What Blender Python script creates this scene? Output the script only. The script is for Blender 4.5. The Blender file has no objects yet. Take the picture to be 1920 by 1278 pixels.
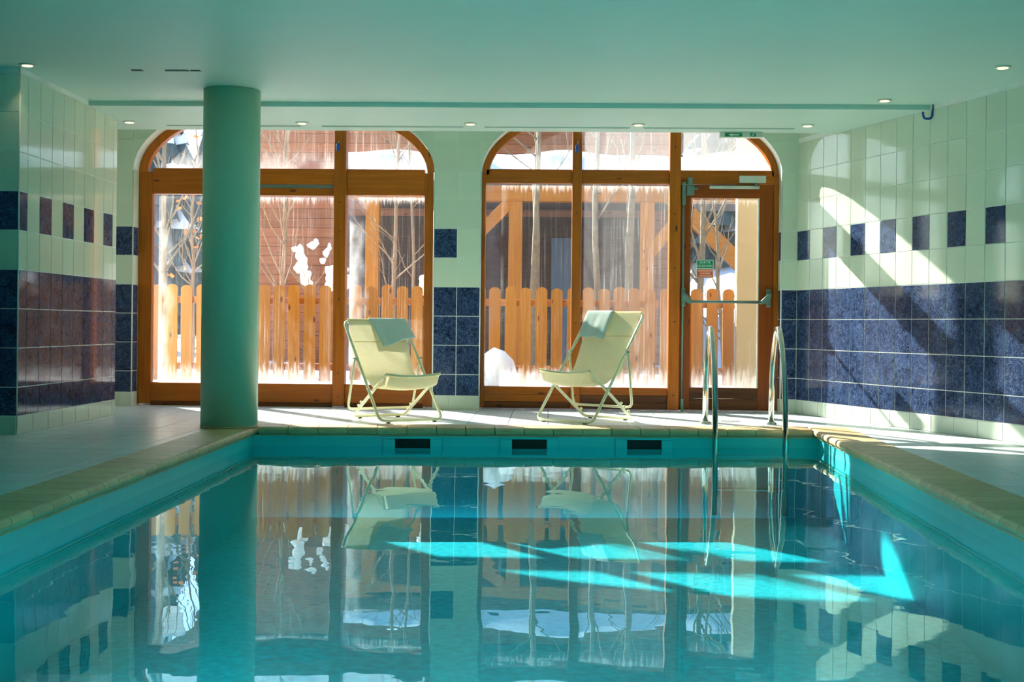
import bpy, bmesh, math, random
from mathutils import Vector, Matrix
random.seed(7)
PI = math.pi
scene = bpy.context.scene
COL = scene.collection

# ------------------------------------------------------------------ camera
cam_d = bpy.data.cameras.new('camera')
cam = bpy.data.objects.new('camera', cam_d)
COL.objects.link(cam)
cam_d.sensor_width = 36.0
cam_d.lens = 2383.8 / 1920 * 36.0
cam_d.shift_y = -0.01495
cam_d.clip_end = 400
cam.matrix_world = (Matrix.Translation((0, 0, 0.7326)) @ Matrix.Rotation(0.0294, 4, 'Z')
                    @ Matrix.Rotation(PI / 2, 4, 'X') @ Matrix.Rotation(0.0100, 4, 'Z'))
scene.camera = cam

# ------------------------------------------------------------------ light
SUN_DIR = Vector((0.77, -1.0, -0.68)).normalized()      # the way the light travels
world = bpy.data.worlds.new('World')
scene.world = world
world.use_nodes = True
wn = world.node_tree
wn.nodes.clear()
wo = wn.nodes.new('ShaderNodeOutputWorld')
wb = wn.nodes.new('ShaderNodeBackground')
sky = wn.nodes.new('ShaderNodeTexSky')
sky.sky_type = 'NISHITA'
sky.sun_disc = False
sky.sun_elevation = math.radians(28.3)
sky.sun_rotation = math.atan2(-0.77, 1.0)
sky.altitude = 1500
sky.air_density = 1.0
sky.dust_density = 1.5
wb.inputs['Strength'].default_value = 0.60
wn.links.new(sky.outputs[0], wb.inputs[0])
wn.links.new(wb.outputs[0], wo.inputs[0])

sun_d = bpy.data.lights.new('sun', 'SUN')
sun_d.energy = 24.0
sun_d.angle = math.radians(0.7)
sun_d.color = (1.0, 0.93, 0.80)
sun = bpy.data.objects.new('sun', sun_d)
COL.objects.link(sun)
sun.rotation_euler = SUN_DIR.to_track_quat('-Z', 'Y').to_euler()
sun.location = (-8, 22, 12)

POOL_FILL = 5600.0              # watts, underwater fill lamps added for the turquoise glow (built with the pool fittings)
scene.cycles.transparent_max_bounces = 32
scene.cycles.max_bounces = 16
scene.cycles.diffuse_bounces = 8
vs = scene.view_settings
vs.view_transform = 'Standard'
vs.look = 'None'
vs.gamma = 1.0
vs.use_curve_mapping = False
vs.exposure = 0.0

# ------------------------------------------------------------------ helpers
def S(r, g, b):
    f = lambda c: (c / 255 / 12.92) if c / 255 <= 0.04045 else ((c / 255 + 0.055) / 1.055) ** 2.4
    return (f(r), f(g), f(b), 1.0)

def tag(o, label=None, cat=None, group=None, kind=None):
    if label: o['label'] = label
    if cat: o['category'] = cat
    if group: o['group'] = group
    if kind: o['kind'] = kind
    return o

def link(name, me, parent=None, mat=None):
    o = bpy.data.objects.new(name, me)
    COL.objects.link(o)
    if mat is not None and me is not None and not me.materials:
        me.materials.append(mat)
    if parent is not None:
        o.parent = parent
    return o

def empty(name, loc=(0, 0, 0), rz=0.0):
    o = bpy.data.objects.new(name, None)
    o.empty_display_size = 0.1
    COL.objects.link(o)
    o.location = loc
    o.rotation_euler = (0, 0, rz)
    return o

class MB:
    """collects shapes for one mesh"""
    def __init__(self): self.v = []; self.f = []; self.sm = []
    def add(self, vs, fs, smooth=False):
        n = len(self.v)
        self.v += [tuple(p) for p in vs]
        for f in fs:
            self.f.append([i + n for i in f]); self.sm.append(smooth)
        return self
    def box(self, a, b, bev=0.0):
        x0, y0, z0 = a; x1, y1, z1 = b
        if bev <= 0:
            self.add([(x0,y0,z0),(x1,y0,z0),(x1,y1,z0),(x0,y1,z0),(x0,y0,z1),(x1,y0,z1),(x1,y1,z1),(x0,y1,z1)],
                     [(3,2,1,0),(4,5,6,7),(0,1,5,4),(1,2,6,5),(2,3,7,6),(3,0,4,7)])
        else:
            bm = bmesh.new()
            bmesh.ops.create_cube(bm, size=1)
            for v in bm.verts:
                v.co = Vector(((x0+x1)/2 + v.co.x*(x1-x0), (y0+y1)/2 + v.co.y*(y1-y0), (z0+z1)/2 + v.co.z*(z1-z0)))
            bmesh.ops.bevel(bm, geom=bm.edges[:], offset=bev, segments=2, affect='EDGES', profile=0.5)
            self.add_bm(bm)
        return self
    def add_bm(self, bm, smooth=False, mtx=None):
        bm.verts.ensure_lookup_table(); bm.verts.index_update()
        self.add([(mtx @ v.co) if mtx else v.co for v in bm.verts], [[v.index for v in f.verts] for f in bm.faces], smooth)
        bm.free()
        return self
    def prism(self, poly, d0, d1, axis='y'):
        """poly in (x,z) extruded along y, or (x,y) extruded along z"""
        n = len(poly)
        if axis == 'y':
            vs = [(p[0], d0, p[1]) for p in poly] + [(p[0], d1, p[1]) for p in poly]
        elif axis == 'z':
            vs = [(p[0], p[1], d0) for p in poly] + [(p[0], p[1], d1) for p in poly]
        else:
            vs = [(d0, p[0], p[1]) for p in poly] + [(d1, p[0], p[1]) for p in poly]
        fs = [tuple(range(n))[::-1], tuple(range(n, 2*n))]
        fs += [(i, (i+1) % n, (i+1) % n + n, i + n) for i in range(n)]
        return self.add(vs, fs)
    def tube(self, pts, r, seg=10, closed=False, caps=True, radii=None):
        pts = [Vector(p) for p in pts]
        n = len(pts)
        t = []
        for i in range(n):
            a = pts[i-1] if (i > 0 or closed) else pts[i]
            b = pts[(i+1) % n] if (i < n-1 or closed) else pts[i]
            t.append((b - a).normalized())
        up = Vector((0, 0, 1)) if abs(t[0].z) < 0.9 else Vector((1, 0, 0))
        nrm = (up - t[0]*up.dot(t[0])).normalized()
        vs = []
        for i in range(n):
            nrm = (nrm - t[i]*nrm.dot(t[i])).normalized()
            bn = t[i].cross(nrm)
            rr = radii[i] if radii else r
            for k in range(seg):
                a = 2*PI*k/seg
                vs.append(pts[i] + nrm*(math.cos(a)*rr) + bn*(math.sin(a)*rr))
        fs = []
        m = n if closed else n-1
        for i in range(m):
            j = (i+1) % n
            for k in range(seg):
                fs.append((i*seg+k, i*seg+(k+1) % seg, j*seg+(k+1) % seg, j*seg+k))
        if caps and not closed:
            fs.append(tuple(range(seg))[::-1])
            fs.append(tuple((n-1)*seg+k for k in range(seg)))
        return self.add(vs, fs, True)
    def lathe(self, prof, seg=24, c=(0, 0, 0), smooth=True):
        vs = []; fs = []
        for (r, z) in prof:
            for k in range(seg):
                a = 2*PI*k/seg
                vs.append((c[0]+r*math.cos(a), c[1]+r*math.sin(a), c[2]+z))
        for i in range(len(prof)-1):
            for k in range(seg):
                fs.append((i*seg+k, i*seg+(k+1) % seg, (i+1)*seg+(k+1) % seg, (i+1)*seg+k))
        fs.append(tuple(range(seg))[::-1])
        fs.append(tuple((len(prof)-1)*seg+k for k in range(seg)))
        return self.add(vs, fs, smooth)
    def mesh(self, name, mat=None):
        me = bpy.data.meshes.new(name)
        me.from_pydata(self.v, [], self.f)
        bm = bmesh.new(); bm.from_mesh(me)
        bmesh.ops.recalc_face_normals(bm, faces=bm.faces[:])
        bm.to_mesh(me); bm.free()
        me.polygons.foreach_set('use_smooth', self.sm[:len(me.polygons)])
        if mat is not None: me.materials.append(mat)
        me.update()
        return me
    def build(self, name, mat, parent=None, loc=None, rz=0.0):
        o = link(name, self.mesh(name, mat), parent)
        if loc is not None: o.location = loc
        if rz: o.rotation_euler = (0, 0, rz)
        return o

def fillet(pts, rad, seg=6, closed=False):
    pts = [Vector(p) for p in pts]
    out = []
    n = len(pts)
    for i in range(n):
        if not closed and i in (0, n-1):
            out.append(pts[i]); continue
        p, a, b = pts[i], pts[i-1], pts[(i+1) % n]
        u = (a-p); v = (b-p)
        d = min(rad, u.length*0.49, v.length*0.49)
        p0 = p + u.normalized()*d; p1 = p + v.normalized()*d
        for k in range(seg+1):
            t = k/seg
            out.append(p0*(1-t)**2 + p*2*t*(1-t) + p1*t*t)
    return out

def clip(poly, n, d):
    """keep the part of a 2D polygon where n.p >= d"""
    out = []
    for i in range(len(poly)):
        a, b = poly[i], poly[(i+1) % len(poly)]
        da = n[0]*a[0]+n[1]*a[1]-d; db = n[0]*b[0]+n[1]*b[1]-d
        if da >= 0: out.append(a)
        if (da > 0 and db < 0) or (da < 0 and db > 0):
            t = da/(da-db)
            out.append((a[0]+(b[0]-a[0])*t, a[1]+(b[1]-a[1])*t))
    return out

def area(p):
    return abs(sum(p[i][0]*p[(i+1) % len(p)][1]-p[(i+1) % len(p)][0]*p[i][1] for i in range(len(p))))/2 if len(p) > 2 else 0

def subtract(poly, quad):
    """polygon minus a convex counter-clockwise quad"""
    pieces = []; rest = poly
    for i in range(len(quad)):
        a, b = quad[i], quad[(i+1) % len(quad)]
        n = (-(b[1]-a[1]), b[0]-a[0])                    # points inside
        d = n[0]*a[0]+n[1]*a[1]
        o = clip(rest, (-n[0], -n[1]), -d)
        if area(o) > 1e-5: pieces.append(o)
        rest = clip(rest, n, d)
        if area(rest) < 1e-6: break
    return pieces

# ------------------------------------------------------------------ materials
def newmat(name):
    m = bpy.data.materials.new(name)
    m.use_nodes = True
    nt = m.node_tree
    nt.nodes.clear()
    out = nt.nodes.new('ShaderNodeOutputMaterial')
    return m, nt, out

def N(nt, typ, **kw):
    n = nt.nodes.new(typ)
    for k, v in kw.items():
        if k in n.inputs.keys(): n.inputs[k].default_value = v
        else: setattr(n, k, v)
    return n

def ramp(nt, stops):
    r = nt.nodes.new('ShaderNodeValToRGB')
    e = r.color_ramp.elements
    e[0].position, e[0].color = stops[0]
    e[1].position, e[1].color = stops[1]
    for p, c in stops[2:]:
        x = e.new(p); x.color = c
    return r

def plain(name, col, rough=0.5, spec=0.5, metal=0.0, noise=0.06, nscale=6.0, bump=0.0, bscale=60.0, coat=0.0, rand=0.0):
    m, nt, out = newmat(name)
    p = N(nt, 'ShaderNodeBsdfPrincipled')
    p.inputs['Roughness'].default_value = rough
    p.inputs['Specular IOR Level'].default_value = spec
    p.inputs['Metallic'].default_value = metal
    p.inputs['Coat Weight'].default_value = coat
    p.inputs['Coat Roughness'].default_value = 0.1
    tc = N(nt, 'ShaderNodeTexCoord')
    nz = N(nt, 'ShaderNodeTexNoise', Scale=nscale, Detail=5.0)
    nt.links.new(tc.outputs['Object'], nz.inputs['Vector'])
    k = 1 - noise; j = 1 + noise
    r = ramp(nt, [(0.3, (col[0]*k, col[1]*k, col[2]*k, 1)), (0.7, (min(1, col[0]*j), min(1, col[1]*j), min(1, col[2]*j), 1))])
    nt.links.new(nz.outputs['Fac'], r.inputs[0])
    src = r.outputs[0]
    if rand > 0:
        oi = N(nt, 'ShaderNodeObjectInfo')
        mr = N(nt, 'ShaderNodeMapRange'); mr.inputs['To Min'].default_value = 1-rand; mr.inputs['To Max'].default_value = 1+rand
        nt.links.new(oi.outputs['Random'], mr.inputs['Value'])
        hs = N(nt, 'ShaderNodeHueSaturation')
        nt.links.new(mr.outputs[0], hs.inputs['Value']); nt.links.new(src, hs.inputs['Color'])
        src = hs.outputs[0]
    nt.links.new(src, p.inputs['Base Color'])
    if bump > 0:
        bz = N(nt, 'ShaderNodeTexNoise', Scale=bscale, Detail=4.0)
        nt.links.new(tc.outputs['Object'], bz.inputs['Vector'])
        b = N(nt, 'ShaderNodeBump', Strength=bump, Distance=0.01)
        nt.links.new(bz.outputs['Fac'], b.inputs['Height'])
        nt.links.new(b.outputs[0], p.inputs['Normal'])
    nt.links.new(p.outputs[0], out.inputs[0])
    return m

def wood(name, c0, c1, axis='z', rough=0.35, spec=0.3, knots=True, scale=1.0, rand=0.12):
    m, nt, out = newmat(name)
    p = N(nt, 'ShaderNodeBsdfPrincipled')
    p.inputs['Roughness'].default_value = rough
    p.inputs['Specular IOR Level'].default_value = spec
    tc = N(nt, 'ShaderNodeTexCoord')
    oi = N(nt, 'ShaderNodeObjectInfo')
    ad = N(nt, 'ShaderNodeVectorMath', operation='ADD')
    ml = N(nt, 'ShaderNodeMath', operation='MULTIPLY'); ml.inputs[1].default_value = 37.0
    nt.links.new(oi.outputs['Random'], ml.inputs[0])
    nt.links.new(tc.outputs['Object'], ad.inputs[0]); nt.links.new(ml.outputs[0], ad.inputs[1])
    mp = N(nt, 'ShaderNodeMapping')
    s = {'x': (2, 40, 40), 'y': (40, 2, 40), 'z': (40, 40, 2)}[axis]
    mp.inputs['Scale'].default_value = [q*scale for q in s]
    nt.links.new(ad.outputs[0], mp.inputs['Vector'])
    nz = N(nt, 'ShaderNodeTexNoise', Scale=1.0, Detail=6.0, Roughness=0.65, Distortion=0.6)
    nt.links.new(mp.outputs[0], nz.inputs['Vector'])
    r = ramp(nt, [(0.25, c0), (0.75, c1)])
    nt.links.new(nz.outputs['Fac'], r.inputs[0])
    src = r.outputs[0]
    if knots:
        mp2 = N(nt, 'ShaderNodeMapping')
        s2 = {'x': (3, 9, 9), 'y': (9, 3, 9), 'z': (9, 9, 3)}[axis]
        mp2.inputs['Scale'].default_value = s2
        nt.links.new(ad.outputs[0], mp2.inputs['Vector'])
        vo = N(nt, 'ShaderNodeTexVoronoi', Scale=1.0)
        nt.links.new(mp2.outputs[0], vo.inputs['Vector'])
        kr = ramp(nt, [(0.06, (1, 1, 1, 1)), (0.12, (0, 0, 0, 1))])
        nt.links.new(vo.outputs['Distance'], kr.inputs[0])
        mx = N(nt, 'ShaderNodeMix', data_type='RGBA')
        nt.links.new(kr.outputs[0], mx.inputs['Factor'])
        nt.links.new(src, mx.inputs['A'])
        mx.inputs['B'].default_value = (c0[0]*0.3, c0[1]*0.25, c0[2]*0.2, 1)
        src = mx.outputs['Result']
    hs = N(nt, 'ShaderNodeHueSaturation')
    mr = N(nt, 'ShaderNodeMapRange'); mr.inputs['To Min'].default_value = 1-rand; mr.inputs['To Max'].default_value = 1+rand
    nt.links.new(oi.outputs['Random'], mr.inputs['Value'])
    nt.links.new(mr.outputs[0], hs.inputs['Value']); nt.links.new(src, hs.inputs['Color'])
    nt.links.new(hs.outputs[0], p.inputs['Base Color'])
    b = N(nt, 'ShaderNodeBump', Strength=0.15, Distance=0.004)
    nt.links.new(nz.outputs['Fac'], b.inputs['Height']); nt.links.new(b.outputs[0], p.inputs['Normal'])
    nt.links.new(p.outputs[0], out.inputs[0])
    return m

def navy_tile(name):
    m, nt, out = newmat(name)
    p = N(nt, 'ShaderNodeBsdfPrincipled')
    p.inputs['Roughness'].default_value = 0.07
    p.inputs['Specular IOR Level'].default_value = 0.16
    tc = N(nt, 'ShaderNodeTexCoord'); oi = N(nt, 'ShaderNodeObjectInfo')
    ml = N(nt, 'ShaderNodeMath', operation='MULTIPLY'); ml.inputs[1].default_value = 61.0
    ad = N(nt, 'ShaderNodeVectorMath', operation='ADD')
    nt.links.new(oi.outputs['Random'], ml.inputs[0]); nt.links.new(ml.outputs[0], ad.inputs[1])
    nt.links.new(tc.outputs['Object'], ad.inputs[0])
    n1 = N(nt, 'ShaderNodeTexNoise', Scale=14.0, Detail=6.0, Roughness=0.6, Distortion=1.2)
    nt.links.new(ad.outputs[0], n1.inputs['Vector'])
    r1 = ramp(nt, [(0.30, S(13, 22, 48)), (0.72, S(58, 78, 116))])
    nt.links.new(n1.outputs['Fac'], r1.inputs[0])
    n2 = N(nt, 'ShaderNodeTexNoise', Scale=20.0, Detail=3.0, Distortion=2.5)
    nt.links.new(ad.outputs[0], n2.inputs['Vector'])
    r2 = ramp(nt, [(0.47, (0, 0, 0, 1)), (0.50, (1, 1, 1, 1)), (0.53, (0, 0, 0, 1))])
    nt.links.new(n2.outputs['Fac'], r2.inputs[0])
    mx = N(nt, 'ShaderNodeMix', data_type='RGBA')
    sc = N(nt, 'ShaderNodeMath', operation='MULTIPLY'); sc.inputs[1].default_value = 0.55
    nt.links.new(r2.outputs[0], sc.inputs[0]); nt.links.new(sc.outputs[0], mx.inputs['Factor'])
    nt.links.new(r1.outputs[0], mx.inputs['A']); mx.inputs['B'].default_value = S(128, 148, 182)
    nt.links.new(mx.outputs['Result'], p.inputs['Base Color'])
    nt.links.new(p.outputs[0], out.inputs[0])
    return m

def gloss_tile(name, col, rough=0.07, rand=0.03):
    m = plain(name, col, rough=rough, spec=0.22, noise=0.02, nscale=3.0, rand=rand)
    return m

def schlick(nt, normal=None, f0=0.02):
    """reflectance of a water or glass surface, the same from both sides"""
    ge = N(nt, 'ShaderNodeNewGeometry')
    dt = N(nt, 'ShaderNodeVectorMath', operation='DOT_PRODUCT')
    nt.links.new(ge.outputs['Incoming'], dt.inputs[0]); nt.links.new(normal or ge.outputs['Normal'], dt.inputs[1])
    ab = N(nt, 'ShaderNodeMath', operation='ABSOLUTE'); nt.links.new(dt.outputs['Value'], ab.inputs[0])
    om = N(nt, 'ShaderNodeMath', operation='SUBTRACT', use_clamp=True); om.inputs[0].default_value = 1.0; nt.links.new(ab.outputs[0], om.inputs[1])
    pw = N(nt, 'ShaderNodeMath', operation='POWER'); pw.inputs[1].default_value = 5.0; nt.links.new(om.outputs[0], pw.inputs[0])
    ma = N(nt, 'ShaderNodeMath', operation='MULTIPLY_ADD', use_clamp=True); ma.inputs[1].default_value = 1-f0; ma.inputs[2].default_value = f0
    nt.links.new(pw.outputs[0], ma.inputs[0])
    return ma.outputs[0]

def fog_glass(name, fog=0.1, streak=0.35, bottom=0.5, top=0.15, side=0.0, h=1.65, seed=0.0, w=0.75, tint=(0.93, 0.96, 0.97, 1)):
    """pane with condensation: runs of droplets, frost growing from the edges"""
    m, nt, out = newmat(name)
    tc = N(nt, 'ShaderNodeTexCoord')
    sp = N(nt, 'ShaderNodeSeparateXYZ')
    nt.links.new(tc.outputs['Object'], sp.inputs[0])
    of = N(nt, 'ShaderNodeVectorMath', operation='ADD'); of.inputs[1].default_value = (seed, 0, seed*0.7)
    nt.links.new(tc.outputs['Object'], of.inputs[0])
    def noise(sx, sz, det=4.0):
        mp = N(nt, 'ShaderNodeMapping'); mp.inputs['Scale'].default_value = (sx, 1, sz)
        nt.links.new(of.outputs[0], mp.inputs['Vector'])
        n = N(nt, 'ShaderNodeTexNoise', Scale=1.0, Detail=det, Roughness=0.6)
        nt.links.new(mp.outputs[0], n.inputs['Vector'])
        return n.outputs['Fac']
    def math2(op, a, b=None, c=None):
        n = N(nt, 'ShaderNodeMath', operation=op)
        for i, q in enumerate((a, b, c)):
            if q is None: continue
            if isinstance(q, (int, float)): n.inputs[i].default_value = q
            else: nt.links.new(q, n.inputs[i])
        return n.outputs[0]
    def rng(v, a, b, c=0.0, d=1.0):
        n = N(nt, 'ShaderNodeMapRange', interpolation_type='SMOOTHSTEP')
        nt.links.new(v, n.inputs[0])
        for i, q in enumerate((a, b, c, d)): n.inputs[i+1].default_value = q
        return n.outputs[0]
    st = rng(noise(75, 1.3, 5.0), 0.50, 0.66)
    patch = rng(noise(3.0, 1.6, 3.0), 0.42, 0.62)
    st = math2('MULTIPLY', st, math2('MULTIPLY_ADD', patch, 0.75, 0.25))
    f = math2('MULTIPLY', math2('MULTIPLY_ADD', st, streak, fog), 0.45)
    jag = noise(40, 7.0, 4.0)
    zb = math2('MULTIPLY_ADD', jag, -0.36, sp.outputs['Z'])
    bt = rng(zb, 0.02, -0.20)
    f = math2('MULTIPLY_ADD', bt, bottom, f)
    zt = math2('ADD', math2('MULTIPLY_ADD', noise(55, 3.0, 4.0), 0.22, sp.outputs['Z']), 0.0)
    tp = rng(zt, h+0.04, h+0.13)
    f = math2('MULTIPLY_ADD', tp, top, f)
    if side > 0:
        xs = math2('MULTIPLY_ADD', noise(6, 2.2, 4.0), 0.35, sp.outputs['X'])
        sd = rng(xs, 0.36, 0.16)
        f = math2('MULTIPLY_ADD', sd, side, f)
    cl = N(nt, 'ShaderNodeClamp'); cl.inputs['Max'].default_value = 0.92
    nt.links.new(math2('MULTIPLY', f, 0.32), cl.inputs['Value'])
    tr = N(nt, 'ShaderNodeBsdfTransparent'); tr.inputs['Color'].default_value = tint
    gl = N(nt, 'ShaderNodeBsdfGlossy'); gl.inputs['Roughness'].default_value = 0.0
    cm = N(nt, 'ShaderNodeMixShader')
    nt.links.new(schlick(nt), cm.inputs[0]); nt.links.new(tr.outputs[0], cm.inputs[1]); nt.links.new(gl.outputs[0], cm.inputs[2])
    tl = N(nt, 'ShaderNodeBsdfTranslucent'); tl.inputs['Color'].default_value = (0.86, 0.88, 0.90, 1)
    df = N(nt, 'ShaderNodeBsdfDiffuse'); df.inputs['Color'].default_value = (0.8, 0.82, 0.84, 1)
    fm = N(nt, 'ShaderNodeMixShader'); fm.inputs[0].default_value = 0.25
    nt.links.new(tl.outputs[0], fm.inputs[1]); nt.links.new(df.outputs[0], fm.inputs[2])
    mx = N(nt, 'ShaderNodeMixShader')
    nt.links.new(cl.outputs[0], mx.inputs[0]); nt.links.new(cm.outputs[0], mx.inputs[1]); nt.links.new(fm.outputs[0], mx.inputs[2])
    nt.links.new(mx.outputs[0], out.inputs[0])
    return m

def emit(name, col, strength):
    m, nt, out = newmat(name)
    e = N(nt, 'ShaderNodeEmission'); e.inputs['Color'].default_value = col; e.inputs['Strength'].default_value = strength
    nt.links.new(e.outputs[0], out.inputs[0])
    return m

M = {}
M['ceiling'] = plain('ceiling_paint', S(196, 222, 208), rough=0.55, noise=0.02, nscale=2)
M['plaster'] = plain('white_plaster', S(226, 232, 220), rough=0.5, noise=0.03)
M['grout'] = plain('tile_grout', S(238, 242, 232), rough=0.8)
M['white_tile'] = gloss_tile('white_wall_tile', S(210, 222, 198))
M['navy_tile'] = navy_tile('navy_marbled_tile')
M['skirt_tile'] = gloss_tile('skirting_tile', S(206, 216, 200), rough=0.15)
M['deck_tile'] = gloss_tile('deck_tile', S(216, 224, 224), rough=0.28, rand=0.04)
M['deck_grout'] = plain('deck_grout', S(104, 106, 102), rough=0.9)
M['coping'] = plain('sand_coping', S(200, 168, 122), rough=0.45, noise=0.12, nscale=14, rand=0.12, bump=0.1)
M['liner'] = plain('pool_liner', S(38, 204, 208), rough=0.4, noise=0.03, nscale=5)
M['liner_floor'] = plain('pool_floor_liner', S(36, 194, 200), rough=0.5, noise=0.22, nscale=22)  # mottling painted into the floor colour to stand in for water caustics
M['column'] = plain('column_paint', S(158, 206, 178), rough=0.42, noise=0.02)
M['rear'] = plain('dark_teal_paint', S(44, 72, 74), rough=0.6)  # for unseen walls, coloured dark to cut the light bounced into the room
M['trimw'] = plain('white_trim', S(222, 226, 218), rough=0.3)
M['wood'] = wood('varnished_pine', S(150, 74, 4), S(196, 106, 12), 'z')
M['woodx'] = wood('varnished_pine_across', S(150, 74, 4), S(194, 104, 12), 'x')
M['wood_dark'] = wood('stained_door_pine', S(118, 52, 6), S(158, 74, 10), 'z')
M['wood_darkx'] = wood('stained_door_pine_across', S(118, 52, 6), S(158, 74, 10), 'x')
M['wood_wet'] = wood('water_stained_pine', S(44, 26, 10), S(128, 66, 16), 'x', scale=0.6)
M['dark'] = plain('dark_plug', S(26, 18, 12), rough=0.6)
M['black'] = plain('black_void', S(10, 12, 12), rough=0.7)
M['grey_metal'] = plain('painted_grey_metal', S(112, 138, 126), rough=0.35, metal=0.2)
M['white_metal'] = plain('enamelled_metal', S(206, 212, 196), rough=0.3)
M['steel'] = plain('polished_steel', S(200, 200, 190), rough=0.16, metal=1.0, noise=0.03)
M['alu'] = plain('aluminium', S(150, 156, 150), rough=0.35, metal=0.8)
M['frame_cream'] = plain('cream_tube', S(240, 234, 196), rough=0.32, noise=0.02)
def cloth(name, col, trans):
    m, nt, out = newmat(name)
    tc = N(nt, 'ShaderNodeTexCoord')
    nz = N(nt, 'ShaderNodeTexNoise', Scale=40.0, Detail=4.0); nt.links.new(tc.outputs['Object'], nz.inputs['Vector'])
    r = ramp(nt, [(0.3, (col[0]*.94, col[1]*.94, col[2]*.94, 1)), (0.7, col)]); nt.links.new(nz.outputs['Fac'], r.inputs[0])
    d = N(nt, 'ShaderNodeBsdfDiffuse'); t = N(nt, 'ShaderNodeBsdfTranslucent')
    nt.links.new(r.outputs[0], d.inputs['Color']); nt.links.new(r.outputs[0], t.inputs['Color'])
    mx = N(nt, 'ShaderNodeMixShader'); mx.inputs[0].default_value = trans
    nt.links.new(d.outputs[0], mx.inputs[1]); nt.links.new(t.outputs[0], mx.inputs[2]); nt.links.new(mx.outputs[0], out.inputs[0])
    return m
M['sling'] = cloth('cream_sling', S(240, 224, 182), 0.16)
M['towel'] = cloth('pale_blue_towel', S(218, 230, 226), 0.22)
M['blue_plastic'] = plain('blue_plastic', S(14, 74, 150), rough=0.35)
M['green_sign'] = plain('green_sign', S(0, 140, 92), rough=0.4, noise=0.01)
M['red_sign'] = plain('red_sign', S(236, 96, 62), rough=0.4, noise=0.01)
M['sign_white'] = plain('sign_white', S(236, 240, 232), rough=0.4, noise=0.01)
M['lamp_on'] = emit('lamp_glow', (1.0, 0.78, 0.45, 1), 2.0)
M['snow'] = plain('snow', S(238, 240, 246), rough=0.7, noise=0.03, nscale=3, bump=0.3, bscale=12)
M['picket'] = wood('larch_picket', S(156, 94, 4), S(188, 122, 14), 'z', rough=0.6, rand=0.1)
M['rail'] = wood('larch_rail', S(156, 94, 4), S(188, 120, 14), 'x', rough=0.6)
M['timber'] = wood('orange_timber', S(160, 92, 6), S(192, 120, 18), 'z', rough=0.5)
M['timberx'] = wood('orange_timber_across', S(160, 92, 6), S(192, 120, 18), 'x', rough=0.5)
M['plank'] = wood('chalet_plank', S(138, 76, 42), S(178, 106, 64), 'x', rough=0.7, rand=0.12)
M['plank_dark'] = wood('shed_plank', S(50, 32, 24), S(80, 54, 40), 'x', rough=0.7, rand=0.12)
M['render_cream'] = plain('cream_render', S(176, 154, 112), rough=0.8, noise=0.04, nscale=3, bump=0.15)
M['bark'] = plain('grey_bark', S(122, 108, 84), rough=0.8, noise=0.25, nscale=18, bump=0.4)
M['twig'] = plain('twig_bark', S(140, 112, 84), rough=0.8, noise=0.2, nscale=18)
M['fir'] = plain('fir_needles', S(44, 70, 74), rough=0.8, noise=0.5, nscale=5, bump=0.5, bscale=18)
M['leaf'] = plain('orange_leaf', S(226, 128, 50), rough=0.6, noise=0.3, nscale=30)
M['blue_door'] = plain('blue_grey_door', S(70, 88, 108), rough=0.5)
M['roof_edge'] = plain('brown_roof', S(84, 60, 46), rough=0.7)

# hill: dark conifer forest patched with snow
def hill_mat():
    m, nt, out = newmat('forest_hill')
    p = N(nt, 'ShaderNodeBsdfPrincipled'); p.inputs['Roughness'].default_value = 0.9
    tc = N(nt, 'ShaderNodeTexCoord')
    n = N(nt, 'ShaderNodeTexNoise', Scale=1.2, Detail=8.0, Roughness=0.7)
    nt.links.new(tc.outputs['Object'], n.inputs['Vector'])
    r = ramp(nt, [(0.42, S(52, 78, 104)), (0.60, S(230, 236, 244))])
    nt.links.new(n.outputs['Fac'], r.inputs[0]); nt.links.new(r.outputs[0], p.inputs['Base Color'])
    nt.links.new(p.outputs[0], out.inputs[0])
    return m
M['hill'] = hill_mat()

def water_mat():
    m, nt, out = newmat('pool_water')
    tc = N(nt, 'ShaderNodeTexCoord')
    mp = N(nt, 'ShaderNodeMapping'); mp.inputs['Scale'].default_value = (1.0, 1.0, 1.0)
    nt.links.new(tc.outputs['Object'], mp.inputs['Vector'])
    n1 = N(nt, 'ShaderNodeTexNoise', Scale=2.2, Detail=1.5, Roughness=0.4)
    n2 = N(nt, 'ShaderNodeTexNoise', Scale=9.0, Detail=1.0, Roughness=0.4)
    nt.links.new(mp.outputs[0], n1.inputs['Vector']); nt.links.new(mp.outputs[0], n2.inputs['Vector'])
    a = N(nt, 'ShaderNodeMath', operation='MULTIPLY_ADD'); a.inputs[1].default_value = 0.10
    nt.links.new(n2.outputs['Fac'], a.inputs[0]); nt.links.new(n1.outputs['Fac'], a.inputs[2])
    b = N(nt, 'ShaderNodeBump', Strength=1.0, Distance=0.0022)
    nt.links.new(a.outputs[0], b.inputs['Height'])
    tr = N(nt, 'ShaderNodeBsdfTransparent'); tr.inputs['Color'].default_value = (0.90, 0.99, 1.0, 1)
    gl = N(nt, 'ShaderNodeBsdfGlossy'); gl.inputs['Roughness'].default_value = 0.0; gl.inputs['Color'].default_value = (0.58, 0.85, 0.92, 1)
    nt.links.new(b.outputs[0], gl.inputs['Normal'])
    mx = N(nt, 'ShaderNodeMixShader')
    nt.links.new(schlick(nt, b.outputs[0]), mx.inputs[0]); nt.links.new(tr.outputs[0], mx.inputs[1]); nt.links.new(gl.outputs[0], mx.inputs[2])
    nt.links.new(mx.outputs[0], out.inputs['Surface'])
    va = N(nt, 'ShaderNodeVolumeAbsorption'); va.inputs['Color'].default_value = (0.0, 0.85, 0.93, 1); va.inputs['Density'].default_value = 0.35
    nt.links.new(va.outputs[0], out.inputs['Volume'])
    return m
M['water'] = water_mat()

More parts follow.
